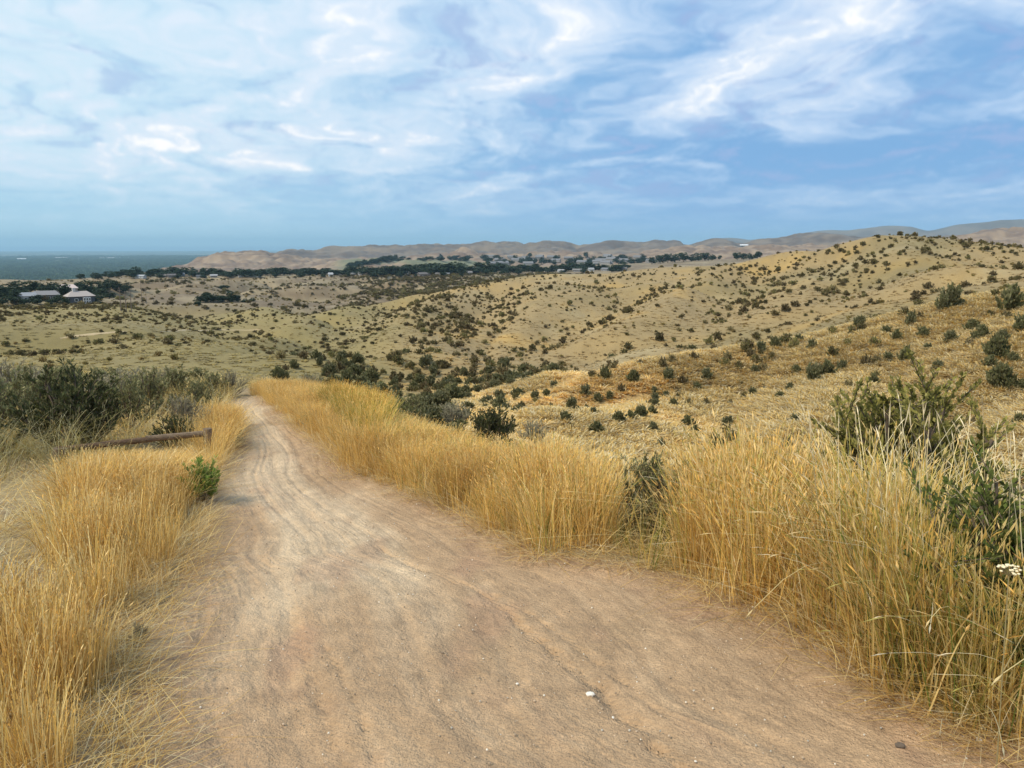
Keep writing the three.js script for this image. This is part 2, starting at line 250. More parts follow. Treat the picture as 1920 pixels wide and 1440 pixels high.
// the trail
{
  const zs = geom(.9, -(ZEND - 1.5), 470).map(v => -v), NX = 420, P = [], C = [], U = [], I = [];
  const track = [[920, 1100], [985, 1160], [1050, 1210], [1130, 1270], [1200, 1345], [1290, 1425], [1330, 1470]].map(p => onShelf(...p)), track2 = [[610, 1195], [650, 1265], [690, 1345], [720, 1440]].map(p => onShelf(...p)), track3 = [[545, 1130], [575, 1210], [600, 1290], [640, 1400], [650, 1470]].map(p => onShelf(...p)), track4 = [[700, 1010], [790, 1055], [920, 1100], [1010, 1140], [1240, 1310]].map(p => onShelf(...p));
  for (let j = 0, k = 0; j < zs.length; j++) {
    const z = zs[j], l = xAtZ(EDGE_L, z) - .4, r = Math.min(4.2, (z > EDGE_R[0][1] ? EDGE_R[0][0] : xAtZ(EDGE_R, z)) + .4);
    for (let i = 0; i <= NX; i++, k++) {
      const s = i / NX, x = lerp(l, r, s), t = trailIn(x, z) + .14 * fbm(x * 2.2, z * 2.2, 3), d = Math.hypot(x, z);
      const q = fbm(x * 1.1 + 5, z * .35, 3), lane = s + .05 * fbm(z * .5, 3.3, 2);
      let y = H0(x, z) - .05 * sstep(-.25, .35, trailIn(x, z)) - sstep(.02, -.3, t) * .12;
      // ruts worn along the trail, tyre lines pressed into it, lumps of loose soil
      let groove = 0; for (const [p, w, dep] of [[.30, .022, .022], [.36, .012, .020], [.405, .010, .016], [.45, .022, .024], [.52, .012, .02], [.60, .02, .020], [.25, .014, .016], [.68, .012, .014], [.19, .012, .012]]) { const e = (lane + .012 * Math.sin(z * 1.7 + p * 40) - p) / w; groove += dep * Math.exp(-e * e) * (.5 + .9 * noise(z * .5 + p * 30, p * 9)); }
      let mark = 0; for (const [tr, w, dm] of [[track, .045, 1.15], [track2, .03, .5], [track3, .035, .5], [track4, .03, .7]]) { const e = distTo(tr, x, z) / w; if (e < 2.5) mark = Math.max(mark, dm * Math.exp(-e * e) * (.6 + 1.2 * noise(x * 9, z * 9))); }
      mark *= 1;
      const foot = Math.max(0, noise(x * 3.1 + 7, z * 3.1) - .18), lump = .020 * fbm(x * 5, z * 4, 4) + .014 * fbm(x * 18, z * 15, 3, .7) - .035 * foot * sstep(.1, .35, foot + .1);
      const lw = lane + .06 * fbm(x * .8, z * .8 + 9, 3), stria = (.5 + 1.2 * fbm(x * .9 + 12, z * .6, 2)) * (.019 * fbm(lw * 34, z * .8, 4, .65) + .012 * fbm(lw * 80, z * 1.3 + 30, 3, .7));
      y += lump + stria * sstep(0, .3, t) - groove - mark * (.027 + .014 * Math.sin((x + z) * 120)) ;
      const dust = sstep(-.1, .35, q + .9 * Math.exp(-Math.pow((s - .44) / .13, 2)) * sstep(2.5, 6, d) - .12) , red = sstep(.05, .35, fbm(x * 2.3 - 9, z * 1.1, 3));
      const streak = fbm(lw * 26 + 4, z * .6, 5, .65); let c = mix3([.45, .295, .165], [.64, .475, .30], clamp(dust * .85 + streak * (.55 + .9 * fbm(x * .7 + 3, z * .5, 2))));
      c = mix3(c, [.39, .23, .14], red * .5);
      c = mix3(c, [.31, .205, .11], sstep(.0, .4, fbm(x * 1.7 + 30, z * 1.2, 5, .6)) * .4);
      c = mix3(c, [.30, .21, .115], sstep(.3, 0, t) * .3);
      const v = 1 + .34 * fbm(x * 9, z * 7, 3, .75) + .22 * fbm(x * 3.3 + 8, z * 1.4, 3);
      P.push(x, y, z); C.push(c[0] * v, c[1] * v, c[2] * v); U.push(x / 1.3, z / 1.3);
      if (i && j) { const a = k, b = k - 1, e = k - NX - 1, f = e - 1; I.push(f, e, b, e, a, b); }
    }
  }
  const m = new THREE.MeshStandardMaterial({ vertexColors: true, map: dirtTex, bumpMap: dirtBump, bumpScale: .022, roughness: 1 });
  put(new THREE.Mesh(geo(P, I, C, U), m), 'trail', 'wide sandy dirt trail with tyre ruts running downhill between grass', 'trail', { kind: 'structure' });
}
// ---------- plain, foothills and mountains ----------
const sector = (n, w = .78) => even(-w, w, n);
{
  const g = polarSheet((x, z) => -152 + 5 * fbm(x * .0007, z * .0007, 3), [...even(-Math.PI, -.82, 40), ...even(-.8, .1, 420), ...even(.11, Math.PI, 60)], geom(1700, 30000, 220), (x, y, z, az, d) => {
    const n = fbm(x * .0011, z * .0011, 4), n2 = fbm(x * .004, z * .004, 3), n3 = fbm(x * .0006 + 8, z * .0015, 3); let c = mix3([.035, .06, .045], [.07, .095, .06], sstep(-.3, .4, n + .5 * n2)); return mix3(c, [.30, .27, .21], sstep(.2, .36, n3 + .4 * n2)); });
  put(new THREE.Mesh(g, new THREE.MeshStandardMaterial({ vertexColors: true, roughness: 1 })), 'plain', 'dark wooded valley plain stretching to the hazy horizon', 'plain', { kind: 'structure' });
}
function hills(name, label, rows, azA, azB, nAz, dA, dB, nD, rough, colour) {
  const W = dA * .085;
  const L = loft(rows);
  const f = (x, z, az, d) => { const e = rough * d; return L(az, d) + e * (.5 * fbm(x / W, z / W, 4) - .9 * Math.pow(1 - Math.min(1, Math.abs(fbm(x / W + 30, z / W * .8, 4)) * 2.2), 2) + .35); };
  const g = polarSheet(f, even(azA, azB, nAz), geom(dA, dB, nD), colour);
  put(new THREE.Mesh(g, new THREE.MeshStandardMaterial({ vertexColors: true, roughness: 1 })), name, label, 'hills', { kind: 'structure' });
  return (px, py, d0 = dA) => { const r = ray(px, py), s = Math.sin(r.az), c = -Math.cos(r.az); for (let d = d0; d < dB; d *= 1.004) if (EYE + d * r.t <= f(s * d, c * d, r.az, d)) return [s * d, f(s * d, c * d, r.az, d), c * d, d]; return null; };
}
const dryHill = (k = 1) => (x, y, z, az, d) => { const q = d < 3400 ? 110 : d < 7000 ? 260 : 600, n = fbm(x / q, z / q, 5), n2 = fbm(x / q * 4, z / q * 3, 3); const c = mix3([.19 * k, .125 * k, .085 * k], [.37 * k, .265 * k, .17 * k], sstep(-.3, .35, n + .6 * n2)); return c; };
const onFoothill = hills('foothills', 'low bare foothills and a green slope behind the far tree line', [
  [[200, null, 1250, -140], [2300, null, 1250, -140]],
  [[200, null, 1450, -130], [480, null, 1450, -75], [640, null, 1450, -62], [960, null, 1450, -50], [1280, null, 1450, -42], [1600, null, 1450, -30], [2300, null, 1450, -22]],
  [[200, null, 1700, -140], [270, 513, 1700], [350, 506, 1700], [480, 506, 1700], [560, 505, 1700], [620, 497, 1750], [700, 484, 1800], [760, 485, 1800], [830, 488, 1800], [900, 493, 1750], [960, 494, 1750], [1100, 490, 1750], [1280, 483, 1750], [1440, 478, 1750], [1600, 475, 1750], [1760, 470, 1750], [1920, 464, 1750], [2300, 464, 1750]],
  [[200, null, 2000, -150], [340, 505, 2050], [480, 500, 2050], [640, 497, 2050], [700, null, 2050, -48], [960, 490, 2050], [1280, 480, 2050], [1600, null, 2050, -25], [2300, null, 2050, -15]],
  [[200, null, 2400, -155], [300, 505, 2500], [345, 496, 2500], [385, 480, 2500], [420, 472, 2500], [445, 470, 2500], [490, 472, 2500], [540, 477, 2500], [600, 486, 2500], [680, 485, 2500], [780, 480, 2500], [840, 472, 2500], [862, 466, 2500], [890, 471, 2500], [940, 478, 2500], [1000, 474, 2500], [1060, 471, 2500], [1140, 477, 2500], [1220, 471, 2500], [1300, 461, 2500], [1360, 463, 2500], [1440, 460, 2500], [1600, 456, 2500], [1760, 446, 2500], [1850, 433, 2500], [1920, 427, 2500], [2300, 425, 2500]],
  [[200, null, 3300, -160], [2300, null, 3300, -120]],
], -.55, .78, 900, 1250, 3300, 200, .008, (x, y, z, az, d) => { const c = dryHill(.78)(x, y, z, az, d), g = sstep(-.235, -.205, az) * (1 - sstep(-.05, -.01, az)) * (1 - sstep(1790, 1830, d)) * sstep(-.25, .0, fbm(x * .006, z * .006, 3) + .1); return mix3(c, [.14, .155, .085], g * .8); });
const onRange = hills('mountain_range', 'bare brown mountain range along the skyline in blue haze', [
  [[200, null, 3600, -160], [2300, null, 3600, -160]],
  [[380, null, 4000, -155], [520, null, 4000, -60], [1000, null, 4000, -40], [2300, null, 4000, 0]],
  [[380, null, 4600, -160], [470, 480, 4600], [510, 471, 4600], [545, 467, 4600], [640, 465, 4600], [700, 459, 4600], [740, 460, 4600], [780, 457, 4600], [815, 459, 4600], [850, 455, 4600], [900, 455, 4600], [950, 452, 4600], [985, 456, 4600], [1020, 451, 4600], [1050, 450, 4600], [1085, 459, 4600], [1110, 457, 4600], [1145, 453, 4600], [1190, 456, 4600], [1230, 452, 4600], [1265, 446, 4600], [1295, 457, 4600], [1330, 452, 4600], [1362, 449, 4600], [1395, 455, 4600], [1425, 450, 4600], [1445, 449, 4600], [1470, 446, 4600], [1500, 436, 4600], [1535, 436, 4600], [1600, 441, 4600], [1700, 443, 4600], [1780, 442, 4600], [1920, 436, 4600], [2300, 430, 4600]],
  [[380, null, 5600, -170], [2300, null, 5600, -150]],
], -.45, .78, 900, 3600, 5600, 110, .0085, dryHill(.5));
hills('far_mountains', 'blue mountains at the far right horizon beyond the brown range', [
  [[1200, null, 8500, -170], [2300, null, 8500, -170]],
  [[1200, null, 9500, -170], [1290, 459, 9500], [1370, 446, 9500], [1410, 449, 9500], [1470, 444, 9500], [1540, 432, 9500], [1590, 431, 9500], [1640, 425, 9500], [1680, 422, 9500], [1705, 424, 9500], [1740, 432, 9500], [1770, 427, 9500], [1800, 420, 9500], [1850, 416, 9500], [1880, 412, 9500], [1920, 410, 9500], [2300, 405, 9500]],
  [[1200, null, 11500, -170], [2300, null, 11500, -170]],
], .12, .78, 420, 8500, 11500, 60, .0016, dryHill(.45));

// ---------- grass ----------
function pix(x, y, z) { const dy = y - EYE, zc = -(z * CP) - dy * SP, yc = dy * CP - z * SP; return [960 + F * x / zc, 720 - F * yc / zc]; }
function inPoly(P, x, y) { let r = false; for (let i = 0, j = P.length - 1; i < P.length; j = i++) if ((P[i][1] > y) !== (P[j][1] > y) && x < (P[j][0] - P[i][0]) * (y - P[i][1]) / (P[j][1] - P[i][1]) + P[i][0]) r = !r; return r; }
function tuft(seed, { n, h, r, lean, curve, w, segs = 4, head = 0, headLen = .07, headW = .007, tints, leafy = 0 }) {
  const R = RNG(seed), P = [], C = [], I = [];
  for (let b = 0; b < n; b++) {
    const a0 = R() * 6.283, rr = r * Math.sqrt(R()), bx = Math.cos(a0) * rr, bz = Math.sin(a0) * rr, isLeaf = R() < leafy, hh = lerp(h[0], h[1], R()) * (isLeaf ? .55 : 1);
    const a = a0 + (R() - .5) * 2.6, ln = lean * (R() * 1.3) * (isLeaf ? 1.8 : 1), cv = curve * R() * R() * (isLeaf ? 2.5 : 1) * 1.6, tint = tints[Math.floor(R() * tints.length)], k = .8 + .4 * R(), side = a + 1.57 + (R() - .5) * 1.8, sx = Math.cos(side), sz = Math.sin(side), wob = (R() - .5) * .03;
    const at = s => { const q = (ln * s + cv * s * s) * hh, y = hh * (s - .35 * cv * s * s * s); return [bx + Math.cos(a) * q + sx * wob * Math.sin(s * 5), y - .03, bz + Math.sin(a) * q + sz * wob * Math.sin(s * 5)]; };
    const base = P.length / 3;
    for (let i = 0; i <= segs; i++) { const s = i / segs, p = at(s), ww = (isLeaf ? 1.5 : 1) * w * (1 - (isLeaf ? .9 : .45) * s) / 2; P.push(p[0] - sx * ww, p[1], p[2] - sz * ww, p[0] + sx * ww, p[1], p[2] + sz * ww); for (let c = 0; c < 2; c++) C.push(tint[0] * k, tint[1] * k, tint[2] * k); if (i) { const q = base + i * 2; I.push(q - 2, q - 1, q, q - 1, q + 1, q); } }
    if (!isLeaf && R() < head) {
      const p = at(1), o = at(.9), L = headLen * (.7 + .6 * R()); let t = [p[0] - o[0], p[1] - o[1], p[2] - o[2]]; const m = Math.hypot(...t); t = t.map(v => v / m);
      const droop = .25 * R(), e = [p[0] + t[0] * L, p[1] + t[1] * L - droop * L, p[2] + t[2] * L], c = [(p[0] + e[0]) / 2, (p[1] + e[1]) / 2 + droop * L * .2, (p[2] + e[2]) / 2], hw = headW / 2, q = P.length / 3;
      P.push(...p, ...e, c[0] - sx * hw, c[1], c[2] - sz * hw, c[0] + sx * hw, c[1], c[2] + sz * hw, c[0] - sz * hw, c[1], c[2] + sx * hw, c[0] + sz * hw, c[1], c[2] - sx * hw);
      const kk = k * 1.08; for (let v = 0; v < 6; v++) C.push(tint[0] * kk, tint[1] * kk, tint[2] * kk * 1.1);
      I.push(q, q + 3, q + 2, q + 1, q + 2, q + 3, q, q + 5, q + 4, q + 1, q + 4, q + 5);
    }
  }
  return geo(P, I, C);
}
const grassMat = leafMat([1, 1, 1], { vertexColors: true, transmission: .34, roughness: .9 });
const M4 = new THREE.Matrix4(), Q4 = new THREE.Quaternion(), EU = new THREE.Euler(), V0 = new THREE.Vector3(), V1 = new THREE.Vector3(), COL = new THREE.Color();
function scatter(parent, name, g, mat, list) {   // list of [x, y, z, scale, height scale, turn, tilt, [r, g, b]]
  if (!list.length) return;
  const m = new THREE.InstancedMesh(g, mat, list.length); m.name = name;
  list.forEach(([x, y, z, s, sy, turn, tilt, c], i) => { EU.set(tilt * Math.cos(turn * 7), turn, tilt * Math.sin(turn * 7)); M4.compose(V0.set(x, y, z), Q4.setFromEuler(EU), V1.set(s, sy, s)); m.setMatrixAt(i, M4); m.setColorAt(i, COL.setRGB(...c)); });
  m.castShadow = m.receiveShadow = true; parent.add(m);
}
const T = { gold: [.78, .525, .15], straw: [.78, .60, .26], rust: [.52, .33, .105], olive: [.44, .37, .09], green: [.19, .235, .045], pale: [.80, .69, .43], grey: [.4, .36, .22] };
const TALL = [1, 2, 3, 4].map(s => tuft(100 + s, { n: 34, h: [.55, 1], r: .15, lean: .2, curve: .3, w: .0056, segs: 5, head: .75, headLen: .075, headW: .008, leafy: .25, tints: [T.gold, T.gold, T.straw, T.gold, T.rust, T.straw] }));
const STEMS = [1, 2, 3].map(s => tuft(150 + s, { n: 24, h: [.55, 1], r: .13, lean: .16, curve: .25, w: .0068, segs: 6, head: .7, headLen: .09, headW: .010, leafy: .28, tints: [T.gold, T.straw, T.straw, T.gold, T.rust, T.olive] }));
const UPRIGHT = [1, 2, 3].map(s => tuft(170 + s, { n: 34, h: [.5, 1], r: .13, lean: .09, curve: .12, w: .006, segs: 4, head: .7, headLen: .06, headW: .008, leafy: .2, tints: [T.gold, T.straw, T.gold, T.straw, T.rust] }));
const MESSY = [1, 2, 3].map(s => tuft(200 + s, { n: 38, h: [.35, 1], r: .2, lean: .5, curve: .7, w: .0075, segs: 5, head: .35, headLen: .05, headW: .007, leafy: .4, tints: [T.straw, T.gold, T.pale, T.rust, T.straw] }));
const LUSH = [1, 2].map(s => tuft(300 + s, { n: 36, h: [.5, 1], r: .14, lean: .2, curve: .3, w: .0065, segs: 6, head: .6, headLen: .08, headW: .008, leafy: .35, tints: [T.olive, T.gold, T.olive, T.straw, T.green] }));
const REED = [1, 2].map(s => tuft(400 + s, { n: 11, h: [.6, 1], r: .12, lean: .38, curve: .75, w: .0048, segs: 8, head: 1, headLen: .10, headW: .0062, leafy: .1, tints: [T.pale, T.straw, T.pale, T.olive] }));
const LITTER = [1, 2].map(s => tuft(500 + s, { n: 16, h: [.12, .4], r: .2, lean: .9, curve: .5, w: .004, segs: 3, tints: [T.pale, T.straw, T.rust, T.gold] }));
const TUSSOCK = [1, 2, 3].map(s => tuft(600 + s, { n: 48, h: [.5, 1], r: .3, lean: .6, curve: 1.2, w: .12, segs: 3, tints: [T.straw, T.pale, T.gold, T.straw] }));
const NUB = [1, 2].map(s => tuft(700 + s, { n: 14, h: [.6, 1], r: .5, lean: .5, curve: .5, w: .32, segs: 2, tints: [[.50, .39, .19], [.55, .42, .20], [.44, .34, .16]] }));

function meadow(name, label, seed, N, region, choose) {   // region(R) -> [x, z] or null; choose(x, z, R, px, py) -> [variants, height, tint] or null
  const R = RNG(seed), buckets = new Map(), grp = new THREE.Group();
  for (let i = 0; i < N; i++) {
    const p = region(R); if (!p) continue;
    const [x, z] = p, y = H(x, z), [px, py] = pix(x, y, z), c = choose(x, z, R, px, py); if (!c) continue;
    const [vars, h, tint, s0 = 1] = c, s = vars === LITTER || vars === TUSSOCK || vars === NUB ? s0 : s0 * (.38 + .62 * Math.min(1, h * 1.1)), g = vars[Math.floor(R() * vars.length)], k = .86 + .3 * R();
    if (!buckets.has(g)) buckets.set(g, []);
    const pn = fbm(x * 1.1 + 50, z * 1.1 + 20, 3), pm = vars === TUSSOCK || vars === NUB ? WHITE : mix3(mix3(WHITE, [.74, .66, .55], sstep(.05, .35, pn)), [1.08, 1.12, 1.22], sstep(.05, .35, -pn)); buckets.get(g).push([x, y, z, s * (.85 + .4 * R()), h, R() * 6.28, .12 * (R() - .5), [tint[0] * k * pm[0], tint[1] * k * pm[1], tint[2] * k * pm[2]]]);
  }
  let n = 0; for (const [g, l] of buckets) { scatter(grp, 'blades', g, grassMat, l); n += l.length; }
  grp.children.forEach(c => { c.userData.kind = 'stuff'; });
  put(grp, name, label, 'grass', { kind: 'stuff' });
}
const WHITE = [1, 1, 1];
const box = (x0, x1, z0, z1) => R => [lerp(x0, x1, R()), lerp(z0, z1, R())];
{
  const LP = [[395, 790], [446, 790], [436, 828], [412, 868], [388, 935], [372, 1000], [338, 1085], [276, 1195], [242, 1310], [226, 1480], [-700, 1480], [-500, 1200], [-80, 1190], [90, 1090], [140, 970], [140, 900], [180, 868], [395, 848]];
  meadow('dry_grass', 'golden dry grass lining the left edge of the trail', 11, 24000, box(-5.2, -.5, -14, -1.1), (x, z, R, px, py) => {
    if (!inPoly(LP, px, py)) return null;
    const n = 1.25 * fbm(x * 1.7, z * 1.7, 3), e = distTo(EDGE_L, x, z), low = sstep(1000, 1150, py) * sstep(.25, .9, e), bare = fbm(x * .8 + 4, z * .8, 2);
    if (R() > .56 + 1.1 * n - low * .42 - (py > 1000 && bare < .0 ? .4 : 0)) return null;
    const ti = -trailIn(x, z); if (ti < (py < 900 ? -.02 : .06) + .12 * sstep(1000, 1300, py)) return null;
    if (Math.hypot(px - 388, (py - 930) * .8) < 34) return null;
    if (py > 900 && e < .16) return R() < .5 ? [LITTER, .5, WHITE, .7] : [MESSY, .14 + .1 * R(), [.95, .95, .95], .7];
    if (py > 960 && e < .8) return [UPRIGHT, (.3 + .14 * R() + .14 * n) * (e < .3 ? .8 : 1), [.98, .97, .95], 1.15];
    if (R() < low * .93) return [R() < (e < .7 ? .15 : .5) ? MESSY : TALL, .18 + .2 * R(), [.95, .96, .98]];
    const d = Math.hypot(x, z), cap = px > 390 ? .5 : (py - 846) * d / F; return [R() < .8 ? TALL : MESSY, (e < .4 ? .86 : 1) * Math.min(.37 + .16 * R() + .22 * n, Math.max(.1, cap * (.75 + .3 * R()))), [1.0, .98, .95]];
  });
  meadow('pale_grass', 'sparse pale straw stubble on the bare soil at the left', 12, 3600, box(-9, -1.5, -10.5, -3), (x, z, R, px, py) => {
    if (px < -500 || px > 240 || py > 1130 || py < 830 || inPoly(LP, px, py)) return null;
    const n = fbm(x * .9, z * .9, 3);
    if (R() > .2 + n) return null;
    return R() < .5 ? [LITTER, .5, [.9, .9, .9]] : [MESSY, .14 + .16 * R(), [.82, .84, .85]];
  });
  meadow('tall_grass', 'tall grey-green grass stalks in front of the dark shrub at the left', 13, 1500, box(-9.5, -3.5, -11, -6), (x, z, R, px, py) => {
    if (px < -300 || px > 230 || py < 842 || py > 905) return null;
    const n = fbm(x * 1.1 + 8, z * 1.1, 2); if (R() > .75 - px * .0018 + n * .6) return null;
    return [REED, .5 + .25 * R(), [.56, .58, .5]];
  });
  meadow('straw_grass', 'straw grass between the shrubs beyond the log rail', 14, 9000, box(-17, 0, -30, -9), (x, z, R, px, py) => {
    if (py > 850 || px > 430 || px < -300 || trailIn(x, z) > -.15) return null;
    const n = fbm(x * .45, z * .45, 3); if (R() > .40 + .9 * n) return null;
    return [R() < .5 ? MESSY : TALL, .26 + .26 * R(), py > 790 ? [.95, .95, .9] : [.82, .86, .86], 1.3];
  });
  meadow('golden_grass', 'thick golden grass along the right edge of the trail', 15, 34000, R => { const z = -lerp(1.3, 20, Math.pow(R(), 1.25)); const x = (z > EDGE_R[0][1] ? 3 : xAtZ(EDGE_R, z)) + lerp(-.3, 3.6, R()); return [x, z]; }, (x, z, R, px, py) => {
    const t = -trailIn(x, z), e = distTo(EDGE_R, x, z); if (t < .0 || px > 2250) return null;
    const n = 1.3 * fbm(x * 1.9, z * 1.9, 3), wide = px > 1100 ? 1.7 : lerp(1.5, 2.4, sstep(1100, 700, px)), fade = sstep(wide, wide * .55, e);
    const gap = sstep(1120, 1150, px) * (1 - sstep(1270, 1300, px));
    if (R() > (.40 + 1.3 * n) * fade * (1 - .86 * gap) * (z > -3.2 ? 1 : .9)) return null;
    if (e < .12 && R() < .5) return [LITTER, .7, WHITE];
    if (gap > .5) return [R() < .5 ? MESSY : LUSH, .34 + .3 * R(), [.8, .82, .8]];
    if (px < 720) { const lush = sstep(600, 660, px) * sstep(.2, .7, e); return R() < lush ? [LUSH, .56 + .12 * R(), [1, .95, .8]] : [TALL, (.32 + .15 * R() + .12 * n) * (px < 560 ? .85 : 1), [1, .98, .95]]; }
    if (px < 1290) return [R() < .16 + .4 * sstep(900, 760, px) * sstep(.8, 1.4, e) ? LUSH : TALL, (.45 + .2 * R() + .24 * n) * lerp(.66, 1, sstep(880, 1060, px)) * (e > 1 ? .85 : 1), [1.02, 1, .97]];
    if (px > 1720 && e > .24 && R() < .88) return null;
    const grn = sstep(1480, 1720, px) * sstep(-.1, .5, .2 + n + .3 * sstep(.3, 1, e)); if (R() < grn * .8) return [R() < .45 ? LUSH : R() < .85 ? STEMS : REED, (.76 + .2 * R()) * lerp(1, .82, sstep(1700, 1800, px)), [.86, .88, .8]];
    return [R() < .9 ? STEMS : MESSY, .60 + .24 * R() + .30 * n, [1, .97, .92]];
  });
  meadow('pale_stalks', 'tall pale bent grass stalks at the right edge of the trail', 16, 900, box(.9, 4.2, -5.6, -2.6), (x, z, R, px, py) => {
    const e = distTo(EDGE_R, x, z); if (trailIn(x, z) > -.1 || e > 1.3 || px < 1560 || px > 2000) return null;
    if (R() > .42) return null;
    return [REED, .92 + .3 * R(), [1.0, .98, .94], 1.1];
  });
  meadow('straw_litter', 'broken dry straw lying along both edges of the trail', 17, 9000, R => { const L = R() < .4, z = -lerp(1.2, 13, Math.pow(R(), 1.6)), E = L ? EDGE_L : EDGE_R; return [(z > E[0][1] ? E[0][0] : xAtZ(E, z)) + (L ? (R() - .8) * .8 : (R() - .35) * .8), z]; }, (x, z, R, px) => {
    const t = trailIn(x, z); if (t > .3 || R() > .5 * Math.exp(-Math.max(0, t + .05) * 13) + .006) return null;
    return [LITTER, .2, px > 1250 ? [.9, .88, .85] : [.9, .88, .85], .55 + .3 * R()];
  });
  const sect = (a0, a1, d0, d1) => R => { const a = lerp(a0, a1, R()), d = Math.sqrt(lerp(d0 * d0, d1 * d1, R())); return [d * Math.sin(a), -d * Math.cos(a)]; };
  meadow('bunch_grass', 'straw coloured bunchgrass tussocks covering the near hillside at right', 18, 23000, sect(-.08, .74, 23, 64), (x, z, R, px, py) => {
    const d = Math.hypot(x, z), n = fbm(x * .16, z * .16, 3), m = fbm(x * 1.1, z * 1.1, 2);
    const gold = sstep(1500, 1150, px) * sstep(-.2, .25, n);
    if (d < 12 && R() < .4 || R() > .85 + m * .9 - gold * .5) return null;
    return [TUSSOCK, (.24 + .12 * R()) * (1 - .35 * gold), mix3([.76, .74, .72], [1.0, .90, .76], gold), .36 + .14 * R()];
  });
  meadow('field_grass', 'short dry grass clumps textured over the far slopes and field', 19, 80000, sect(-.74, .74, 26, 300), (x, z, R, px, py) => {
    const d = Math.hypot(x, z), az = Math.atan2(x, -z); if (az > -.02 && d < 62) return null;
    const c = landColour(x, 0, z, az, d), m = fbm(x * .5, z * .5, 2); if (R() > (.75 + m) * (1 - .97 * sstep(70, 240, d))) return null;
    return [NUB, .05 + .05 * R(), [c[0] / .44, c[1] / .34, c[2] / .165], .42 + .2 * R()];
  });
}

// ---------- shrubs ----------
function shrubGeo(seed, { stems = 12, twigs = 5, leaves = 8, r = .6, h = .8, leafL = .05, leafW = .014, up = .8, tints, spread = 1, skip = 0, wood = .009, tubes = true }) {
  const R = RNG(seed), P = [], C = [], I = [], S = [];
  const leaf = (p, dir) => {
    const l = leafL * (.7 + .6 * R()), w = leafW * (.7 + .6 * R()), sx = R() - .5, sy = R() - .5, sz = R() - .5; let c = [dir[1] * sz - dir[2] * sy, dir[2] * sx - dir[0] * sz, dir[0] * sy - dir[1] * sx]; const m = Math.hypot(...c) || 1; c = c.map(v => v / m * w / 2);
    const t = tints[Math.floor(R() * tints.length)], k = .75 + .5 * R(), q = P.length / 3, mid = [p[0] + dir[0] * l * .55, p[1] + dir[1] * l * .55, p[2] + dir[2] * l * .55];
    P.push(...p, mid[0] - c[0], mid[1] - c[1], mid[2] - c[2], mid[0] + c[0], mid[1] + c[1], mid[2] + c[2], p[0] + dir[0] * l, p[1] + dir[1] * l, p[2] + dir[2] * l);
    for (let i = 0; i < 4; i++) C.push(t[0] * k, t[1] * k, t[2] * k); I.push(q, q + 2, q + 1, q + 1, q + 2, q + 3);
  };
  const nrm = v => { const m = Math.hypot(...v) || 1; return v.map(a => a / m); };
  for (let s = 0; s < stems; s++) {
    const a = s / stems * 6.283 + R(), el = lerp(.25, 1.45, Math.pow(R(), .8)), len = 1 * (.7 + .35 * R()), tip = [Math.cos(a) * Math.cos(el) * r * spread * len, Math.sin(el) * h * len, Math.sin(a) * Math.cos(el) * r * spread * len];
    const mid = [tip[0] * .55 + (R() - .5) * .12 * r, tip[1] * (el < .8 ? .38 : .5), tip[2] * .55 + (R() - .5) * .12 * r], b = [(R() - .5) * .1 * r, -.06, (R() - .5) * .1 * r];
    const cv = new THREE.QuadraticBezierCurve3(new THREE.Vector3(...b), new THREE.Vector3(...mid), new THREE.Vector3(...tip));
    if (tubes) S.push(new THREE.TubeGeometry(cv, 4, wood * (.7 + .6 * R()), 4));
    for (let t = 0; t < twigs; t++) {
      const u = lerp(.4, 1, (t + R()) / twigs), p = cv.getPoint(Math.min(1, u)).toArray(), td = nrm([(R() - .5) * 1.6 + tip[0] / r * .5, up * (.5 + R()), (R() - .5) * 1.6 + tip[2] / r * .5]), tl = (.16 + .2 * R()) * (r + h) * .55;
      if (R() < skip) continue;
      if (tubes) { const e = p.map((v, i) => v + td[i] * tl); S.push(new THREE.TubeGeometry(new THREE.LineCurve3(new THREE.Vector3(...p), new THREE.Vector3(...e)), 1, wood * .35, 3)); }
      for (let k = 0; k < leaves; k++) { const f = lerp(.1, 1.05, R()); leaf(p.map((v, i) => v + td[i] * tl * f + (R() - .5) * leafL * .5), nrm([td[0] + (R() - .5) * 1.5, td[1] + (R() - .35) * 1.2, td[2] + (R() - .5) * 1.5])); }
    }
  }
  return { leaves: geo(P, I, C), wood: S.length ? mergeGeometries(S) : null };
}
const SAGE = [[.22, .215, .09], [.27, .255, .115], [.17, .17, .07], [.31, .28, .14]], DARK = [[.055, .065, .025], [.075, .085, .03], [.10, .10, .038], [.13, .125, .05]], GREY = [[.36, .32, .2], [.41, .365, .23], [.29, .26, .16]], GREEN = [[.19, .27, .05], [.23, .31, .06], [.28, .33, .09]], BITTER = [[.22, .20, .048], [.27, .24, .06], [.15, .145, .036], [.32, .28, .09]];
const shrubMat = leafMat([1, 1, 1], { vertexColors: true, transmission: .25 }), woodMat = std([.13, .095, .065]), greyWood = std([.20, .17, .135]);
function near(seed, o) { return shrubGeo(seed, { stems: 26, twigs: 9, leaves: 15, ...o }); }
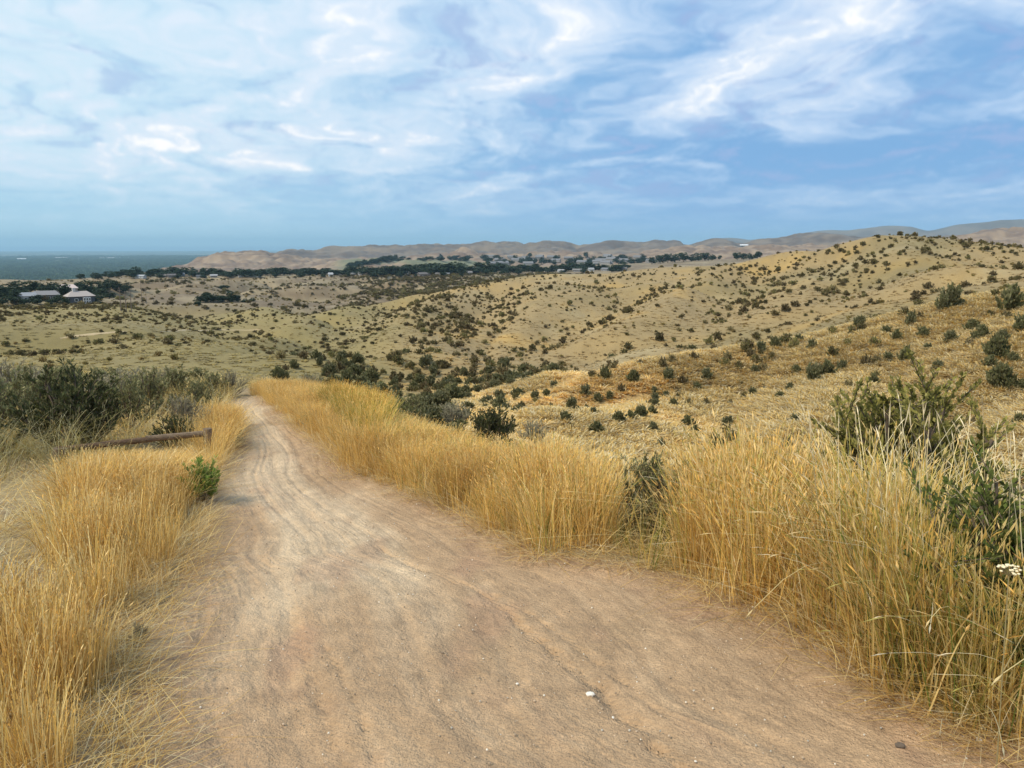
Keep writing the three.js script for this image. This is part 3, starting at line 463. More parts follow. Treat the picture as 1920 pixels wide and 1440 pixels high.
const K = {
  sage: [1, 2, 3].map(s => near(900 + s, { tints: SAGE, leaves: 24, r: .6, h: .75, leafL: .05, leafW: .016, up: 1.0 })),
  dark: [1, 2].map(s => near(920 + s, { tints: DARK, leaves: 24, stems: 32, r: .55, h: .85, leafL: .055, leafW: .018, up: 1.1 })),
  grey: [1, 2].map(s => near(940 + s, { tints: GREY, leaves: 18, r: .6, h: .65, leafL: .045, leafW: .013, up: .9 })),
  bitter: [near(960, { tints: BITTER, stems: 38, twigs: 12, leaves: 56, r: .9, h: 1.1, leafL: .038, leafW: .02, up: .6, skip: .05, wood: .012 })],
  bushy: [near(961, { tints: [[.10, .13, .028], [.14, .165, .038], [.075, .095, .02], [.17, .18, .05]], stems: 40, twigs: 11, leaves: 24, r: .7, h: 1.0, leafL: .045, leafW: .018, up: .7 })],
  weed: [near(970, { tints: GREEN, stems: 22, twigs: 7, leaves: 16, r: .45, h: .75, leafL: .085, leafW: .02, up: 1.4, wood: .004 })],
  bluish: [near(971, { tints: [[.25, .27, .16], [.20, .23, .13]], stems: 18, twigs: 6, leaves: 10, r: .6, h: .8, leafL: .06, leafW: .012, up: 1.0, wood: .004 })],
};
const MID = [1, 2, 3, 4].map(s => shrubGeo(980 + s, { stems: 22, twigs: 7, leaves: 12, tints: s % 2 ? [[.19, .18, .095], [.24, .22, .12], [.15, .15, .07]].concat(DARK.slice(2)) : [[.11, .115, .045], [.15, .145, .06], [.19, .175, .085]], r: .8, h: .85, leafL: .17, leafW: .085, up: .5, tubes: false }).leaves);
const FAR = [1, 2, 3, 4, 5].map(s => shrubGeo(1000 + s, { stems: 14, twigs: 4, leaves: 7, tints: s < 4 ? DARK.slice(1).concat([[.12, .095, .05], [.16, .14, .08]]) : [[.12, .11, .055], [.15, .125, .07], [.10, .09, .045]], r: .9, h: .95, leafL: .34, leafW: .16, up: .5, tubes: false }).leaves);
const yaw = RNG(4242);
function bush(kind, name, label, px, py, w, h, group, at) {   // base pixel, width and height in pixels
  const p = at || hit(px, py, 3); if (!p) return null;
  const s = w * p[3] / F, v = K[kind][Math.floor(yaw() * K[kind].length)], bb = v.leaves.boundingBox || (v.leaves.computeBoundingBox(), v.leaves.boundingBox), g = new THREE.Group();
  const k = s / (bb.max.x - bb.min.x), ky = h * p[3] / F / bb.max.y;
  g.position.set(p[0], p[1], p[2]); g.rotation.y = yaw() * 6.28; g.scale.set(k, ky, k);
  part(g, 'stems', v.wood, kind === 'grey' ? greyWood : woodMat); part(g, 'foliage', v.leaves, shrubMat);
  return put(g, name, label, 'shrub', group ? { group } : {});
}
bush('dark', 'sagebrush', 'large dark green shrub with upright twigs behind the log rail', 150, 848, 190, 160);
bush('sage', 'sagebrush', 'olive shrub hugging the left frame edge behind tall stalks', -10, 850, 170, 130);
bush('sage', 'sagebrush', 'olive shrub leaning against the large dark shrub on its far side', 245, 812, 110, 105);
bush('dark', 'sagebrush', 'small dark shrub just behind the middle of the log rail', 325, 838, 80, 62);
bush('grey', 'sagebrush', 'grey twiggy shrub between the log rail and the trail bend', 350, 808, 90, 70);
bush('sage', 'sagebrush', 'green sagebrush beside the bend at the far end of the trail', 375, 776, 75, 62);
for (const [px, py, w, h, kind] of [[60, 800, 150, 95, 'sage'], [10, 775, 140, 80, 'grey'], [215, 775, 110, 70, 'grey'], [285, 780, 110, 80, 'sage'], [110, 758, 120, 60, 'sage'], [330, 752, 105, 58, 'sage'], [255, 745, 110, 45, 'grey'], [180, 738, 110, 40, 'sage'], [40, 742, 130, 46, 'grey'], [400, 746, 70, 42, 'sage'], [310, 730, 80, 35, 'grey'], [435, 742, 60, 44, 'grey'], [-40, 735, 120, 45, 'sage'], [120, 730, 100, 36, 'sage'], [370, 728, 80, 34, 'sage'], [220, 727, 80, 33, 'sage'], [60, 726, 90, 33, 'grey']]) bush(kind, 'sagebrush', kind === 'grey' ? 'pale grey sagebrush in the thicket left of the trail end' : 'olive green sagebrush in the thicket left of the trail end', px, py, w, h * 1.15, 'sagebrush thicket left of the trail');
bush('grey', 'sagebrush', 'grey sagebrush behind the golden clump at the trail bend', 583, 738, 60, 42);
bush('dark', 'sagebrush', 'spiky dark shrub on the skyline of the shelf beyond the trail end', 530, 716, 36, 24);
bush('sage', 'sagebrush', 'broad sagebrush just behind the olive grass clump right of the trail', 690, 772, 110, 62);
bush('sage', 'sagebrush', 'low sagebrush behind the grass, right of the broad one', 775, 790, 100, 58);
bush('grey', 'sagebrush', 'greyish low sagebrush in the hollow below the trail', 850, 800, 90, 55);
bush('dark', 'sagebrush', 'spiky dark shrub rising behind the golden grass at mid picture', 920, 838, 95, 90);
bush('grey', 'sagebrush', 'grey rounded shrub next to the spiky dark shrub at mid picture', 1000, 838, 72, 62);
bush('sage', 'sagebrush', 'sagebrush filling the gap in the golden grass right of the trail', 1222, 1000, 165, 170);
const onLand = (px, d) => { const a = ray(px, 700).az, x = d * Math.sin(a), z = -d * Math.cos(a); return [x, H(x, z), z, d]; };
bush('bitter', 'bitterbrush', 'large leafy olive shrub towering behind the pale stalks at right', 1715, 0, 385, 0, null, onLand(1722, 7.2)).scale.y = 1.3;
bush('bushy', 'bitterbrush', 'dark green bush at the right frame edge behind the grass', 1900, 0, 470, 0, null, onLand(1950, 3.95)).scale.y = .86;
bush('bushy', 'bitterbrush', 'lower green bush under the pale stalks, left of the frame edge bush', 1800, 0, 300, 0, null, onLand(1800, 4.7)).scale.y = .62;
bush('weed', 'green_weed', 'bright green weed at the left edge of the trail', 382, 940, 72, 84);
bush('bluish', 'grey_weed', 'small grey-green weed beside the end of the log rail', 446, 842, 36, 40);
bush('bluish', 'grey_weed', 'pale blue-green weed at the foot of the golden clump', 582, 806, 42, 42);
bush('grey', 'twiggy_weed', 'tiny dry weed on the soil at the left trail edge', 262, 1205, 40, 46);

// shrubs of the slopes: the largest in view are things of their own, the rest one mass
{
  const list = [], R = RNG(88), seen = (px, py) => px > -30 && px < 1950;
  const add = (x, z, w, k = 1, where) => { const d = Math.hypot(x, z), y = H(x, z), [px, py] = pix(x, y, z); if (!seen(px, py)) return; list.push({ x, y, z, w, h: w * (.42 + .2 * R()) * k, d, px, py, size: w / d, where }); };
  const pxs = [[1187, 718, 34], [1253, 716, 34], [1097, 743, 34], [1120, 755, 30], [1143, 749, 26], [1025, 744, 26], [1003, 751, 28], [977, 768, 22], [1227, 740, 26], [1247, 749, 26], [1220, 763, 24], [1263, 766, 26], [1060, 793, 36], [1113, 780, 26], [1160, 797, 38], [1182, 793, 34], [1203, 786, 38], [1222, 780, 30], [1117, 815, 48], [1225, 814, 38], [1073, 768, 20], [1133, 714, 34], [1110, 711, 24], [1100, 774, 26], [967, 752, 20], [1497, 642, 26], [1488, 658, 24], [1453, 653, 30], [1470, 647, 24], [1397, 663, 22], [1427, 663, 30], [1418, 684, 24], [1408, 673, 22], [1430, 700, 24], [1358, 688, 22], [1325, 716, 32], [1307, 733, 26], [1280, 722, 24], [1610, 618, 36], [1613, 626, 24], [1662, 627, 26], [1680, 641, 28], [1707, 613, 32], [1730, 634, 30], [1588, 651, 22], [1638, 650, 24], [1782, 581, 52], [1765, 586, 34], [1893, 589, 58], [1822, 624, 34], [1840, 638, 32], [1782, 646, 34], [1880, 643, 30], [1917, 624, 44], [1697, 596, 24], [1867, 676, 52], [1855, 690, 34], [1697, 683, 38], [1665, 681, 34], [1623, 689, 24], [1643, 684, 24], [1550, 708, 44], [1523, 720, 44], [1875, 732, 60], [1637, 724, 30], [1913, 734, 36], [1290, 804, 42], [1303, 815, 32], [1363, 806, 42], [1490, 797, 30], [1270, 750, 20], [1345, 640, 20], [1165, 735, 20], [1560, 672, 24], [1740, 660, 26], [1815, 652, 22], [1755, 700, 30]];
  for (const [px, py, w] of pxs) { const p = hit(px, py, 18); if (p) add(p[0], p[2], w * .98 * p[3] / F, 1.45, 'near'); }
  for (let i = 0; i < 420; i++) { const az = lerp(.03, .66, R()), d = Math.sqrt(lerp(27 * 27, 58 * 58, R())), x = d * Math.sin(az), z = -d * Math.cos(az); if (R() < .3 + .9 * fbm(x * .12, z * .12, 3)) add(x, z, .35 + .5 * R(), 1.6, 'near'); }
  for (let i = 0; i < 1500; i++) { const az = lerp(ray(520, 700).az, ray(1060, 700).az, R()), d = Math.sqrt(lerp(30 * 30, 80 * 80, R())), x = d * Math.sin(az), z = -d * Math.cos(az), y = H(x, z), [px, py] = pix(x, y, z); const draw = Math.exp(-Math.pow((py - (px < 640 ? 690 : lerp(692, 722, sstep(640, 900, px)))) / 24, 2)), n = fbm(x * .22, z * .22, 4); if (px > 950 && d < 46) continue; if (R() < (.05 + .9 * draw * (px < 640 ? .3 : 1)) * sstep(-.2, .12, n)) add(x, z, .6 + 1.3 * R() * R(), 1.2, 'draw'); }
  for (let i = 0; i < 700; i++) { const az = lerp(ray(560, 700).az, ray(980, 700).az, R()), d = Math.sqrt(lerp(17 * 17, 42 * 42, R())), x = d * Math.sin(az), z = -d * Math.cos(az), n = fbm(x * .3, z * .3, 3); if (R() < .30 * sstep(-.1, .25, n)) add(x, z, .5 + .7 * R(), 1.1, 'draw'); }
  for (let i = 0; i < 9000; i++) { const az = lerp(-.62, .1, R()), d = Math.sqrt(lerp(320 * 320, 880 * 880, R())), x = d * Math.sin(az), z = -d * Math.cos(az); if (R() < .35 + 1.2 * fbm(x * .03, z * .012, 3)) add(x, z, .9 + .9 * R(), .8, 'forb'); }
  for (let i = 0; i < 5200; i++) { const az = lerp(-.62, .66, R()), d = Math.sqrt(lerp(64 * 64, 290 * 290, R())), x = d * Math.sin(az), z = -d * Math.cos(az); if (R() < .35 + fbm(x * .05, z * .05, 3)) add(x, z, .35 + .45 * R(), 1, 'forb'); }
  for (let i = 0; i < 30000; i++) {
    const az = lerp(-.62, .66, R()), d = Math.sqrt(lerp(64 * 64, 305 * 305, R())), x = d * Math.sin(az), z = -d * Math.cos(az), n = fbm(x * .022 + 7, z * .022, 3), n2 = fbm(x * .11, z * .11, 3), gl = Math.exp(-Math.pow(Math.min(...gullies.map(g => distTo(g.pts, x, z))) / 7, 2));
    let p, k; const left = az < -.13;
    if (left) { p = .008 + .045 * sstep(.0, .35, n + .35 * n2) + .03 * sstep(150, 250, d) + (az < -.42 ? .10 * sstep(140, 200, d) * sstep(-.1, .2, n2) : 0); k = .9; }
    else { p = .007 + .075 * sstep(-.02, .32, n + .4 * n2) + .055 * sstep(.32, .42, az) * sstep(170, 200, d) + .06 * sstep(.06, -.1, az) * sstep(110, 150, d); if (az > .12 && az < .36 && d > 90 && d < 175) p *= .35; k = 1; }
    if (R() < (p * sstep(-.3, .25, n2 + .1) * 1.5 + .07 * gl) * 2.4) add(x, z, (.6 + 1.75 * R() * R()) * (d > 150 ? 1.05 : 1) * k, left ? .8 : 1, left ? 'field' : az > .3 && d > 160 ? 'top' : 'slope');
  }
  for (let i = 0; i < 14000; i++) { const az = lerp(-.62, .1, R()), d = Math.sqrt(lerp(330 * 330, 860 * 860, R())), x = d * Math.sin(az), z = -d * Math.cos(az), n = fbm(x * .008, z * .008, 3), c = sstep(-.24, -.12, az) * sstep(.12, .02, az), f = fbm(x * .03 + 2, z * .012, 3); if (R() < (.09 + 1.1 * c + .14 * sstep(.05, .3, n)) * sstep(-.25, .2, n + .6 * f + .12)) add(x, z, 2 + 2.6 * R(), .8, 'terrace'); }
  list.sort((a, b) => b.size - a.size);
  const label = { near: 'dark shrub on the near bunchgrass hillside', draw: 'dark shrub in the brushy draw', field: 'dark shrub on the olive field', slope: 'dark shrub on the broad slope', top: 'dark shrub on the rounded hilltop', terrace: 'dark shrub on the far terrace', forb: 'dark low tuft on the slope' };
  const group = { near: 'shrubs on the near hillside', draw: 'shrubs in the draw', field: 'shrubs on the left field', slope: 'shrubs on the broad slope', top: 'shrubs on the rounded hilltop', terrace: 'shrubs on the far terrace' };
  const rest = FAR.map(() => []);
  list.forEach((s, i) => {
    const big = s.size * 0.55 * F > 11, g = big ? MID[i % MID.length] : FAR[i % FAR.length], t = .75 + .5 * R(), turn = R() * 6.28;
    if (i < 265 && s.where !== 'forb') { const m = new THREE.Mesh(g, shrubMat); m.position.set(s.x, s.y - .04, s.z); m.rotation.y = turn; m.scale.set(s.w / 2 * .92, s.h, s.w / 2 * .92); const third = { near: [1200, 1500], draw: [720, 880], field: [200, 420], slope: [900, 1300], top: [1620, 1780], terrace: [300, 700] }[s.where], pl = s.px < third[0] ? 'at its left end' : s.px < third[1] ? 'in its middle' : 'at its right end', sz = s.w > (s.where === 'near' ? 1.15 : 1.9) ? 'broad' : s.w > (s.where === 'near' ? .8 : 1.3) ? 'middling' : 'small', up = s.py < { near: 690, draw: 712, field: 640, slope: 600, top: 480, terrace: 550 }[s.where] ? 'high up' : 'low down';
      put(m, 'hill_shrub', label[s.where].replace('dark', sz + ' dark') + ', ' + up + ' ' + pl, 'shrub', { group: group[s.where] }); }
    else rest[i % FAR.length].push([s.x, s.y - .05, s.z, s.w / 2 * .95, s.h, turn, 0, s.where === 'forb' ? [t * 2.5, t * 2.05, t * 1.5] : i % 3 ? [t * 1.2, t * 1.05, t * .95] : [t * 1.9, t * 1.75, t * 1.55]]);
  });
  const grp = new THREE.Group(); rest.forEach((l, i) => scatter(grp, 'shrubs', FAR[i], shrubMat, l)); grp.children.forEach(c => { c.userData.kind = 'stuff'; });
  put(grp, 'scrub', 'countless small dark shrubs speckling the far slopes and terraces', 'scrub', { kind: 'stuff' });
}

// ---------- trees ----------
function treeGeo(seed, shape) {   // crown of leaf clumps about 1 high and 1 wide, on a trunk from 0
  const R = RNG(seed), P = [], C = [], I = [], N = shape === 'cone' ? 520 : 760, centres = [];
  for (let i = 0; i < 9; i++) { const a = R() * 6.28, y = .2 + .6 * R(), rr = .28 * Math.sqrt(R()) * (shape === 'cone' ? 1.3 * (1.05 - y) : 1); centres.push([Math.cos(a) * rr, y, Math.sin(a) * rr, .16 + .14 * R() * (shape === 'cone' ? .5 : 1)]); }
  for (let i = 0; i < N; i++) {
    const c = centres[i % 9], a = R() * 6.28, u = R() * 2 - 1, q = Math.sqrt(1 - u * u), rr = c[3] * Math.cbrt(.25 + .75 * R()); let x = c[0] + Math.cos(a) * q * rr, y = c[1] + u * rr * .85, z = c[2] + Math.sin(a) * q * rr;
    if (shape === 'cone') { const k = clamp((1.06 - y) / .8); x *= k * 1.1; z *= k * 1.1; }
    const s = .075 + .06 * R(), k = .75 + .5 * R(), b = P.length / 3;
    for (let v = 0; v < 3; v++) { P.push(x + (R() - .5) * 2 * s, y + (R() - .5) * 1.6 * s, z + (R() - .5) * 2 * s); C.push(.032 * k, .05 * k, .026 * k); }
    I.push(b, b + 1, b + 2);
  }
  const t = [new THREE.CylinderGeometry(.018, .035, .5, 6).translate(0, .23, 0)];
  for (let i = 0; i < 4; i++) { const c = centres[i]; t.push(new THREE.TubeGeometry(new THREE.LineCurve3(new THREE.Vector3(0, .3, 0), new THREE.Vector3(c[0], c[1], c[2])), 1, .011, 4)); }
  return { crown: geo(P, I, C), trunk: mergeGeometries(t.map(g => g.toNonIndexed())) };
}
const ROUND = [1, 2, 3, 4].map(s => treeGeo(1100 + s, 'round')), CONE = [1, 2].map(s => treeGeo(1200 + s, 'cone')), crownMat = leafMat([1, 1, 1], { vertexColors: true, transmission: .15 });
const tr = RNG(31337);
const spot = px => px < 330 ? 'at its left end' : px < 480 ? 'below the rounded bare hill' : px < 600 ? 'behind the bare knoll' : px < 700 ? 'near the bright white gabled house' : px < 790 ? 'below the green slope' : px < 900 ? 'on the scrubby terrace rim' : px < 1030 ? 'left of the row of pale houses' : 'among the row of pale houses';
const byHouse = (px, py) => `${py > 558 ? 'dark tree in front of' : py > 548 ? 'dark tree beside' : 'dark rounded tree behind'} ${px < 62 ? 'the low white walled house' : px < 112 ? 'the long grey hipped house' : px < 180 ? 'the two storey house' : 'the open ground right of the houses'}`;
function tree(p, w, h, label, group, cone) {
  const v = cone ? CONE[Math.floor(tr() * 2)] : ROUND[Math.floor(tr() * 4)], g = new THREE.Group();
  g.position.set(p[0], p[1] - .1, p[2]); g.rotation.y = tr() * 6.28; g.scale.set(w * 1.15, h, w * 1.15);
  part(g, 'trunk', v.trunk, woodMat); part(g, 'crown', v.crown, crownMat);
  put(g, cone ? 'conifer' : 'tree', label, 'tree', { group });
}
function treeAt(px, py, w, h, label, group, cone, min = 320) { const p = hit(px, py, min); if (p) tree(p, w * p[3] / F, h * p[3] / F, label, group, cone); }
for (const [px, py, w, h] of [[8, 560, 26, 22], [18, 553, 30, 20], [38, 551, 26, 20], [58, 549, 24, 18], [78, 548, 22, 16], [96, 549, 20, 18], [26, 564, 20, 16], [122, 562, 22, 26], [160, 551, 30, 22], [178, 551, 30, 20], [202, 545, 26, 20], [216, 543, 20, 16], [236, 543, 18, 12], [190, 556, 26, 14], [6, 572, 18, 14], [108, 548, 16, 16], [46, 559, 18, 14], [185, 562, 22, 10], [66, 566, 20, 12], [108, 567, 18, 13], [130, 568, 12, 9], [176, 567, 18, 10], [30, 570, 22, 12], [205, 560, 24, 10], [150, 545, 24, 14], [228, 548, 20, 9], [88, 552, 22, 14], [70, 570, 16, 9], [98, 571, 18, 10], [122, 572, 14, 11], [46, 572, 18, 10], [183, 571, 18, 9], [12, 560, 26, 18]]) treeAt(px, py, w, h, byHouse(px, py), 'trees around the left houses', false, 330);
for (const [px, py, w, h] of [[375, 567, 18, 12], [388, 567, 22, 18], [400, 567, 20, 14], [412, 567, 16, 12], [418, 566, 14, 12], [436, 566, 24, 20], [446, 566, 14, 13], [458, 567, 14, 7], [472, 565, 14, 7], [372, 574, 14, 9], [418, 543, 24, 8]]) treeAt(px, py, w, h, 'dark tree in the clump standing alone on the mid terrace', 'lone tree clump on the terrace', false, 330);
for (let px = 238; px < 1180; px += 5 + 6 * tr()) { const y = px < 480 ? 519 : px < 720 ? 517 : px < 900 ? 516 : lerp(514, 508, (px - 900) / 280), big = 1 + .5 * sstep(640, 800, px) * sstep(980, 860, px); treeAt(px, y - 2 + 4 * (tr() - .5), (17 + 13 * tr()) * big, (7.5 + 7.5 * tr()) * big, `dark green tree in the far tree line ${spot(px)}`, 'far tree line', tr() < .15, 600); }
for (let px = 250; px < 1180; px += 30 + 24 * tr()) { const y = (px < 480 ? 521 : px < 720 ? 520 : px < 900 ? 519 : lerp(515, 510, (px - 900) / 280)); treeAt(px, y, 9 + 7 * tr(), 6 + 5 * tr(), `low dark tree fronting the far tree line ${spot(px)}`, 'far tree line front', false, 600); }
for (const [px, py, w, h] of [[1222, 496, 14, 14], [1238, 494, 18, 16], [1252, 493, 18, 17], [1266, 492, 18, 16], [1282, 491, 20, 17], [1296, 490, 18, 13], [1310, 489, 16, 14], [1322, 489, 18, 15], [1336, 488, 14, 11], [1349, 487, 8, 8], [1382, 488, 16, 14], [1394, 487, 14, 12], [1406, 487, 14, 12], [1420, 486, 16, 14], [1460, 484, 10, 12], [1478, 480, 12, 8], [1490, 478, 14, 9], [1500, 477, 10, 8], [1842, 470, 14, 9], [1856, 470, 14, 10], [1868, 470, 10, 7], [1880, 470, 14, 10], [1892, 470, 10, 7]]) treeAt(px, py, w, h, 'dark tree poking up behind the crest of the right hills', 'trees behind the crest', px === 1460, 500);
function treeFar(px, py, w, h, label, group) { const p = onFoothill(px, py, 1450); if (p) tree(p, w * p[3] / F, h * p[3] / F, label, group, tr() < .2); }
for (let i = 0; i < 60; i++) treeFar(lerp(905, 1210, tr()), lerp(489, 503, tr()) - 4, 9 + 8 * tr(), 6 + 6 * tr(), 'small dark tree in the hazy hillside suburb', 'suburb trees');
for (let i = 0; i < 26; i++) { const t = i / 26; treeFar(lerp(655, 745, t), lerp(499, 485, t) + 3 * tr(), 9 + 7 * tr(), 5 + 5 * tr(), 'small tree climbing the green slope beyond the tree line', 'trees on the green slope'); }
for (let i = 0; i < 26; i++) treeFar(lerp(745, 880, tr()), lerp(484, 491, tr()), 9 + 8 * tr(), 4 + 4 * tr(), 'small tree along the top of the green hill', 'trees on the green hill');
for (let i = 0; i < 18; i++) { const p = hit(lerp(60, 235, tr()), lerp(516, 524, tr()), 700, 2300); if (p) tree(p, 14 * p[3] / F, 9 * p[3] / F, 'dark tree on the low knoll above the wooded plain', 'trees on the knoll', false); }

// ---------- houses ----------
function gable(w, d, h, over = .5, hip = 0) { const a = w / 2 + over, b = d / 2 + over, e = hip * a; const P = [-a, 0, -b, a, 0, -b, a, 0, b, -a, 0, b, -a + e, h, 0, a - e, h, 0]; return geo(P, [3, 2, 5, 3, 5, 4, 1, 0, 4, 1, 4, 5, 0, 3, 4, 2, 1, 5, 0, 1, 2, 0, 2, 3]).toNonIndexed(); }
const BOX = (w, h, d, x = 0, y = 0, z = 0) => new THREE.BoxGeometry(w, h, d).translate(x, y, z);
const glassMat = std([.03, .04, .05], { roughness: .15 }), frameMat = std([.75, .75, .72]);
function house(p, w, h, wall, roof, label, group, opt = {}) {
  wall = wall.map(c => c * .8); const g = new THREE.Group(), d = w * .7, hw = h * .58, turn = opt.turn ?? 0;
  g.position.set(p[0], p[1] - .3, p[2]); g.rotation.y = Math.atan2(-p[0], -p[2]) + turn;
  part(g, 'wall', BOX(w, hw + .3, d, 0, hw / 2, 0), std(wall));
  const rf = gable(w, d, h - hw, .5, opt.hip || 0).translate(0, hw + .15, 0); rf.computeVertexNormals(); part(g, 'roof', rf, std(roof));
  for (let i = 0; i < (opt.windows ?? 3); i++) { const x = ((i + .5) / (opt.windows ?? 3) - .5) * w * .86; const fr = part(g, 'window', BOX(w * .14, hw * .42, .16, x, hw * .55, d / 2 + .02), frameMat); part(fr, 'pane', BOX(w * .11, hw * .34, .1, x, hw * .55, d / 2 + .09), glassMat); }
  if (opt.extra) opt.extra(g, w, hw, d);
  g.traverse(m => m.isMesh && m.geometry.computeVertexNormals());
  put(g, 'house', label, 'house', { group });
}
function houseAt(px, py, w, h, wall, roof, label, group, opt) { const p = hit(px, py, opt?.min || 330, 2300) || onFoothill(px, py, 1450); if (p) house(p, w * p[3] / F, h * p[3] / F, wall, roof, label, group, opt); }
const GW = 'houses around the field at left';
houseAt(150, 567, 38, 19, [.10, .105, .12], [.36, .31, .28], 'grey two storey house with tall white framed bay windows, beside dark trees', GW, { hip: .45, windows: 2, turn: .25, extra: (g, w, hw, d) => {
  const bay = part(g, 'bay', BOX(w * .3, hw * .95, 1.6, w * .16, hw * .47, d / 2 + .7), std([.12, .12, .13]));
  for (let i = 0; i < 3; i++) { const fr = part(g, 'window_frame', BOX(w * .085, hw * .86, .2, w * (.06 + .1 * i), hw * .46, d / 2 + 1.55), frameMat); part(fr, 'pane', BOX(w * .05, hw * .34, .1, w * (.06 + .1 * i), hw * .64, d / 2 + 1.68), glassMat); part(fr, 'pane', BOX(w * .05, hw * .3, .1, w * (.06 + .1 * i), hw * .24, d / 2 + 1.68), glassMat); }
  part(g, 'chimney', BOX(1.1, 2.2, 1.1, -w * .2, hw + 2.6, 0), std([.5, .47, .44])); } });
houseAt(86, 562, 38, 15, [.16, .15, .14], [.20, .19, .19], 'long grey house with hipped roof, left of the two storey house', GW, { hip: .3, windows: 4 });
houseAt(49, 563, 30, 13, [.55, .55, .54], [.24, .25, .27], 'low white walled house with grey roof, farthest left of the field houses', GW, { hip: .2 });
houseAt(126, 549, 30, 14, [.42, .36, .32], [.52, .42, .38], 'tan house with pinkish roof behind the two storey house', GW, { hip: .4 });
const FH = 'houses in the far tree line';
[[264, 521, 18, 7, 'white long low house at the left end of the far tree line', [.75, .75, .73], [.55, .55, .55]], [307, 520, 10, 7, 'small tan house near the left end of the far tree line', [.42, .36, .28], [.25, .22, .2]], [322, 520, 16, 8, 'brown house in the far tree line below the rounded hill', [.3, .25, .21], [.2, .18, .17]], [340, 518, 12, 8, 'grey house tucked in the far tree line below the rounded hill', [.35, .35, .36], [.4, .4, .41]], [375, 521, 13, 7, 'dark roofed house in front of the far tree line', [.4, .38, .35], [.12, .12, .13]], [401, 520, 14, 7, 'pale roofed house left of the bare knoll in the tree line', [.32, .3, .28], [.5, .5, .5]], [452, 519, 11, 6, 'small white house left of the bare knoll in the tree line', [.7, .7, .68], [.3, .3, .3]], [480, 519, 18, 6, 'long pale green roofed house before the bare knoll', [.4, .42, .4], [.42, .5, .48]], [572, 514, 9, 8, 'narrow grey house in the tree line right of the bare knoll', [.4, .4, .41], [.2, .2, .21]], [620, 519, 9, 10, 'bright white gabled house in the far tree line', [.82, .82, .8], [.62, .62, .62]], [662, 516, 10, 6, 'grey house right of the bright white gabled house', [.45, .45, .44], [.3, .29, .28]], [676, 515, 9, 6, 'small white house below the green slope', [.68, .68, .66], [.4, .4, .4]], [758, 513, 20, 6, 'long low house below the green slope', [.36, .36, .34], [.32, .32, .3]], [795, 519, 26, 11, 'largest brown house on the rim of the scrubby terrace', [.26, .21, .18], [.2, .18, .17]], [823, 517, 14, 8, 'grey house right of the largest brown house on the rim', [.3, .29, .28], [.22, .21, .2]], [838, 516, 12, 7, 'white house on the terrace rim among dark trees', [.7, .7, .68], [.45, .45, .45]], [880, 515, 12, 9, 'pale house with gable on the terrace rim', [.5, .48, .44], [.3, .28, .27]], [1030, 509, 20, 8, 'white house at the left of the pale houses behind the ridge', [.72, .72, .7], [.36, .36, .36]], [1052, 511, 14, 8, 'white gabled house second in the row behind the ridge', [.8, .8, .78], [.45, .44, .43]], [1082, 510, 20, 8, 'tan house third in the row behind the ridge', [.38, .34, .3], [.3, .28, .26]], [1108, 509, 12, 9, 'bright white house fourth in the row behind the ridge', [.82, .82, .8], [.5, .5, .5]], [1135, 508, 16, 8, 'grey house fifth in the row behind the ridge', [.36, .36, .36], [.26, .26, .27]], [1165, 508, 24, 9, 'brown roofed house at the right end of the row', [.34, .3, .26], [.27, .24, .21]]].forEach(([px, py, w, h, l, a, b], i) => houseAt(px, py, w * .8, h * .8, a.map(c => c * .8), b.map(c => c * .6), l, FH, { min: 600, windows: 2, turn: ((i * 37) % 7 - 3) * .18 }));
for (let i = 0; i < 34; i++) { const c = .14 + .24 * tr(), p = onFoothill(lerp(915, 1230, tr()), lerp(484, 500, tr()), 1450); if (p) house(p, 16 + 8 * tr(), 7 + 3 * tr(), [c, c * .95, c * .88], [.17 + 0 * tr(), .165, .165], 'tiny hazy house in the hillside suburb beyond the tree line', 'suburb houses', { windows: 0, turn: (tr() - .5) }); }
{ const p = onRange(1395, 463, 3600) || onFoothill(1395, 466, 1450); if (p) house(p, 14 * p[3] / F, 2.6 * p[3] / F, [.7, .7, .68], [.8, .8, .8], 'long white building on the distant slope at right', 'suburb houses', { windows: 0 }); }

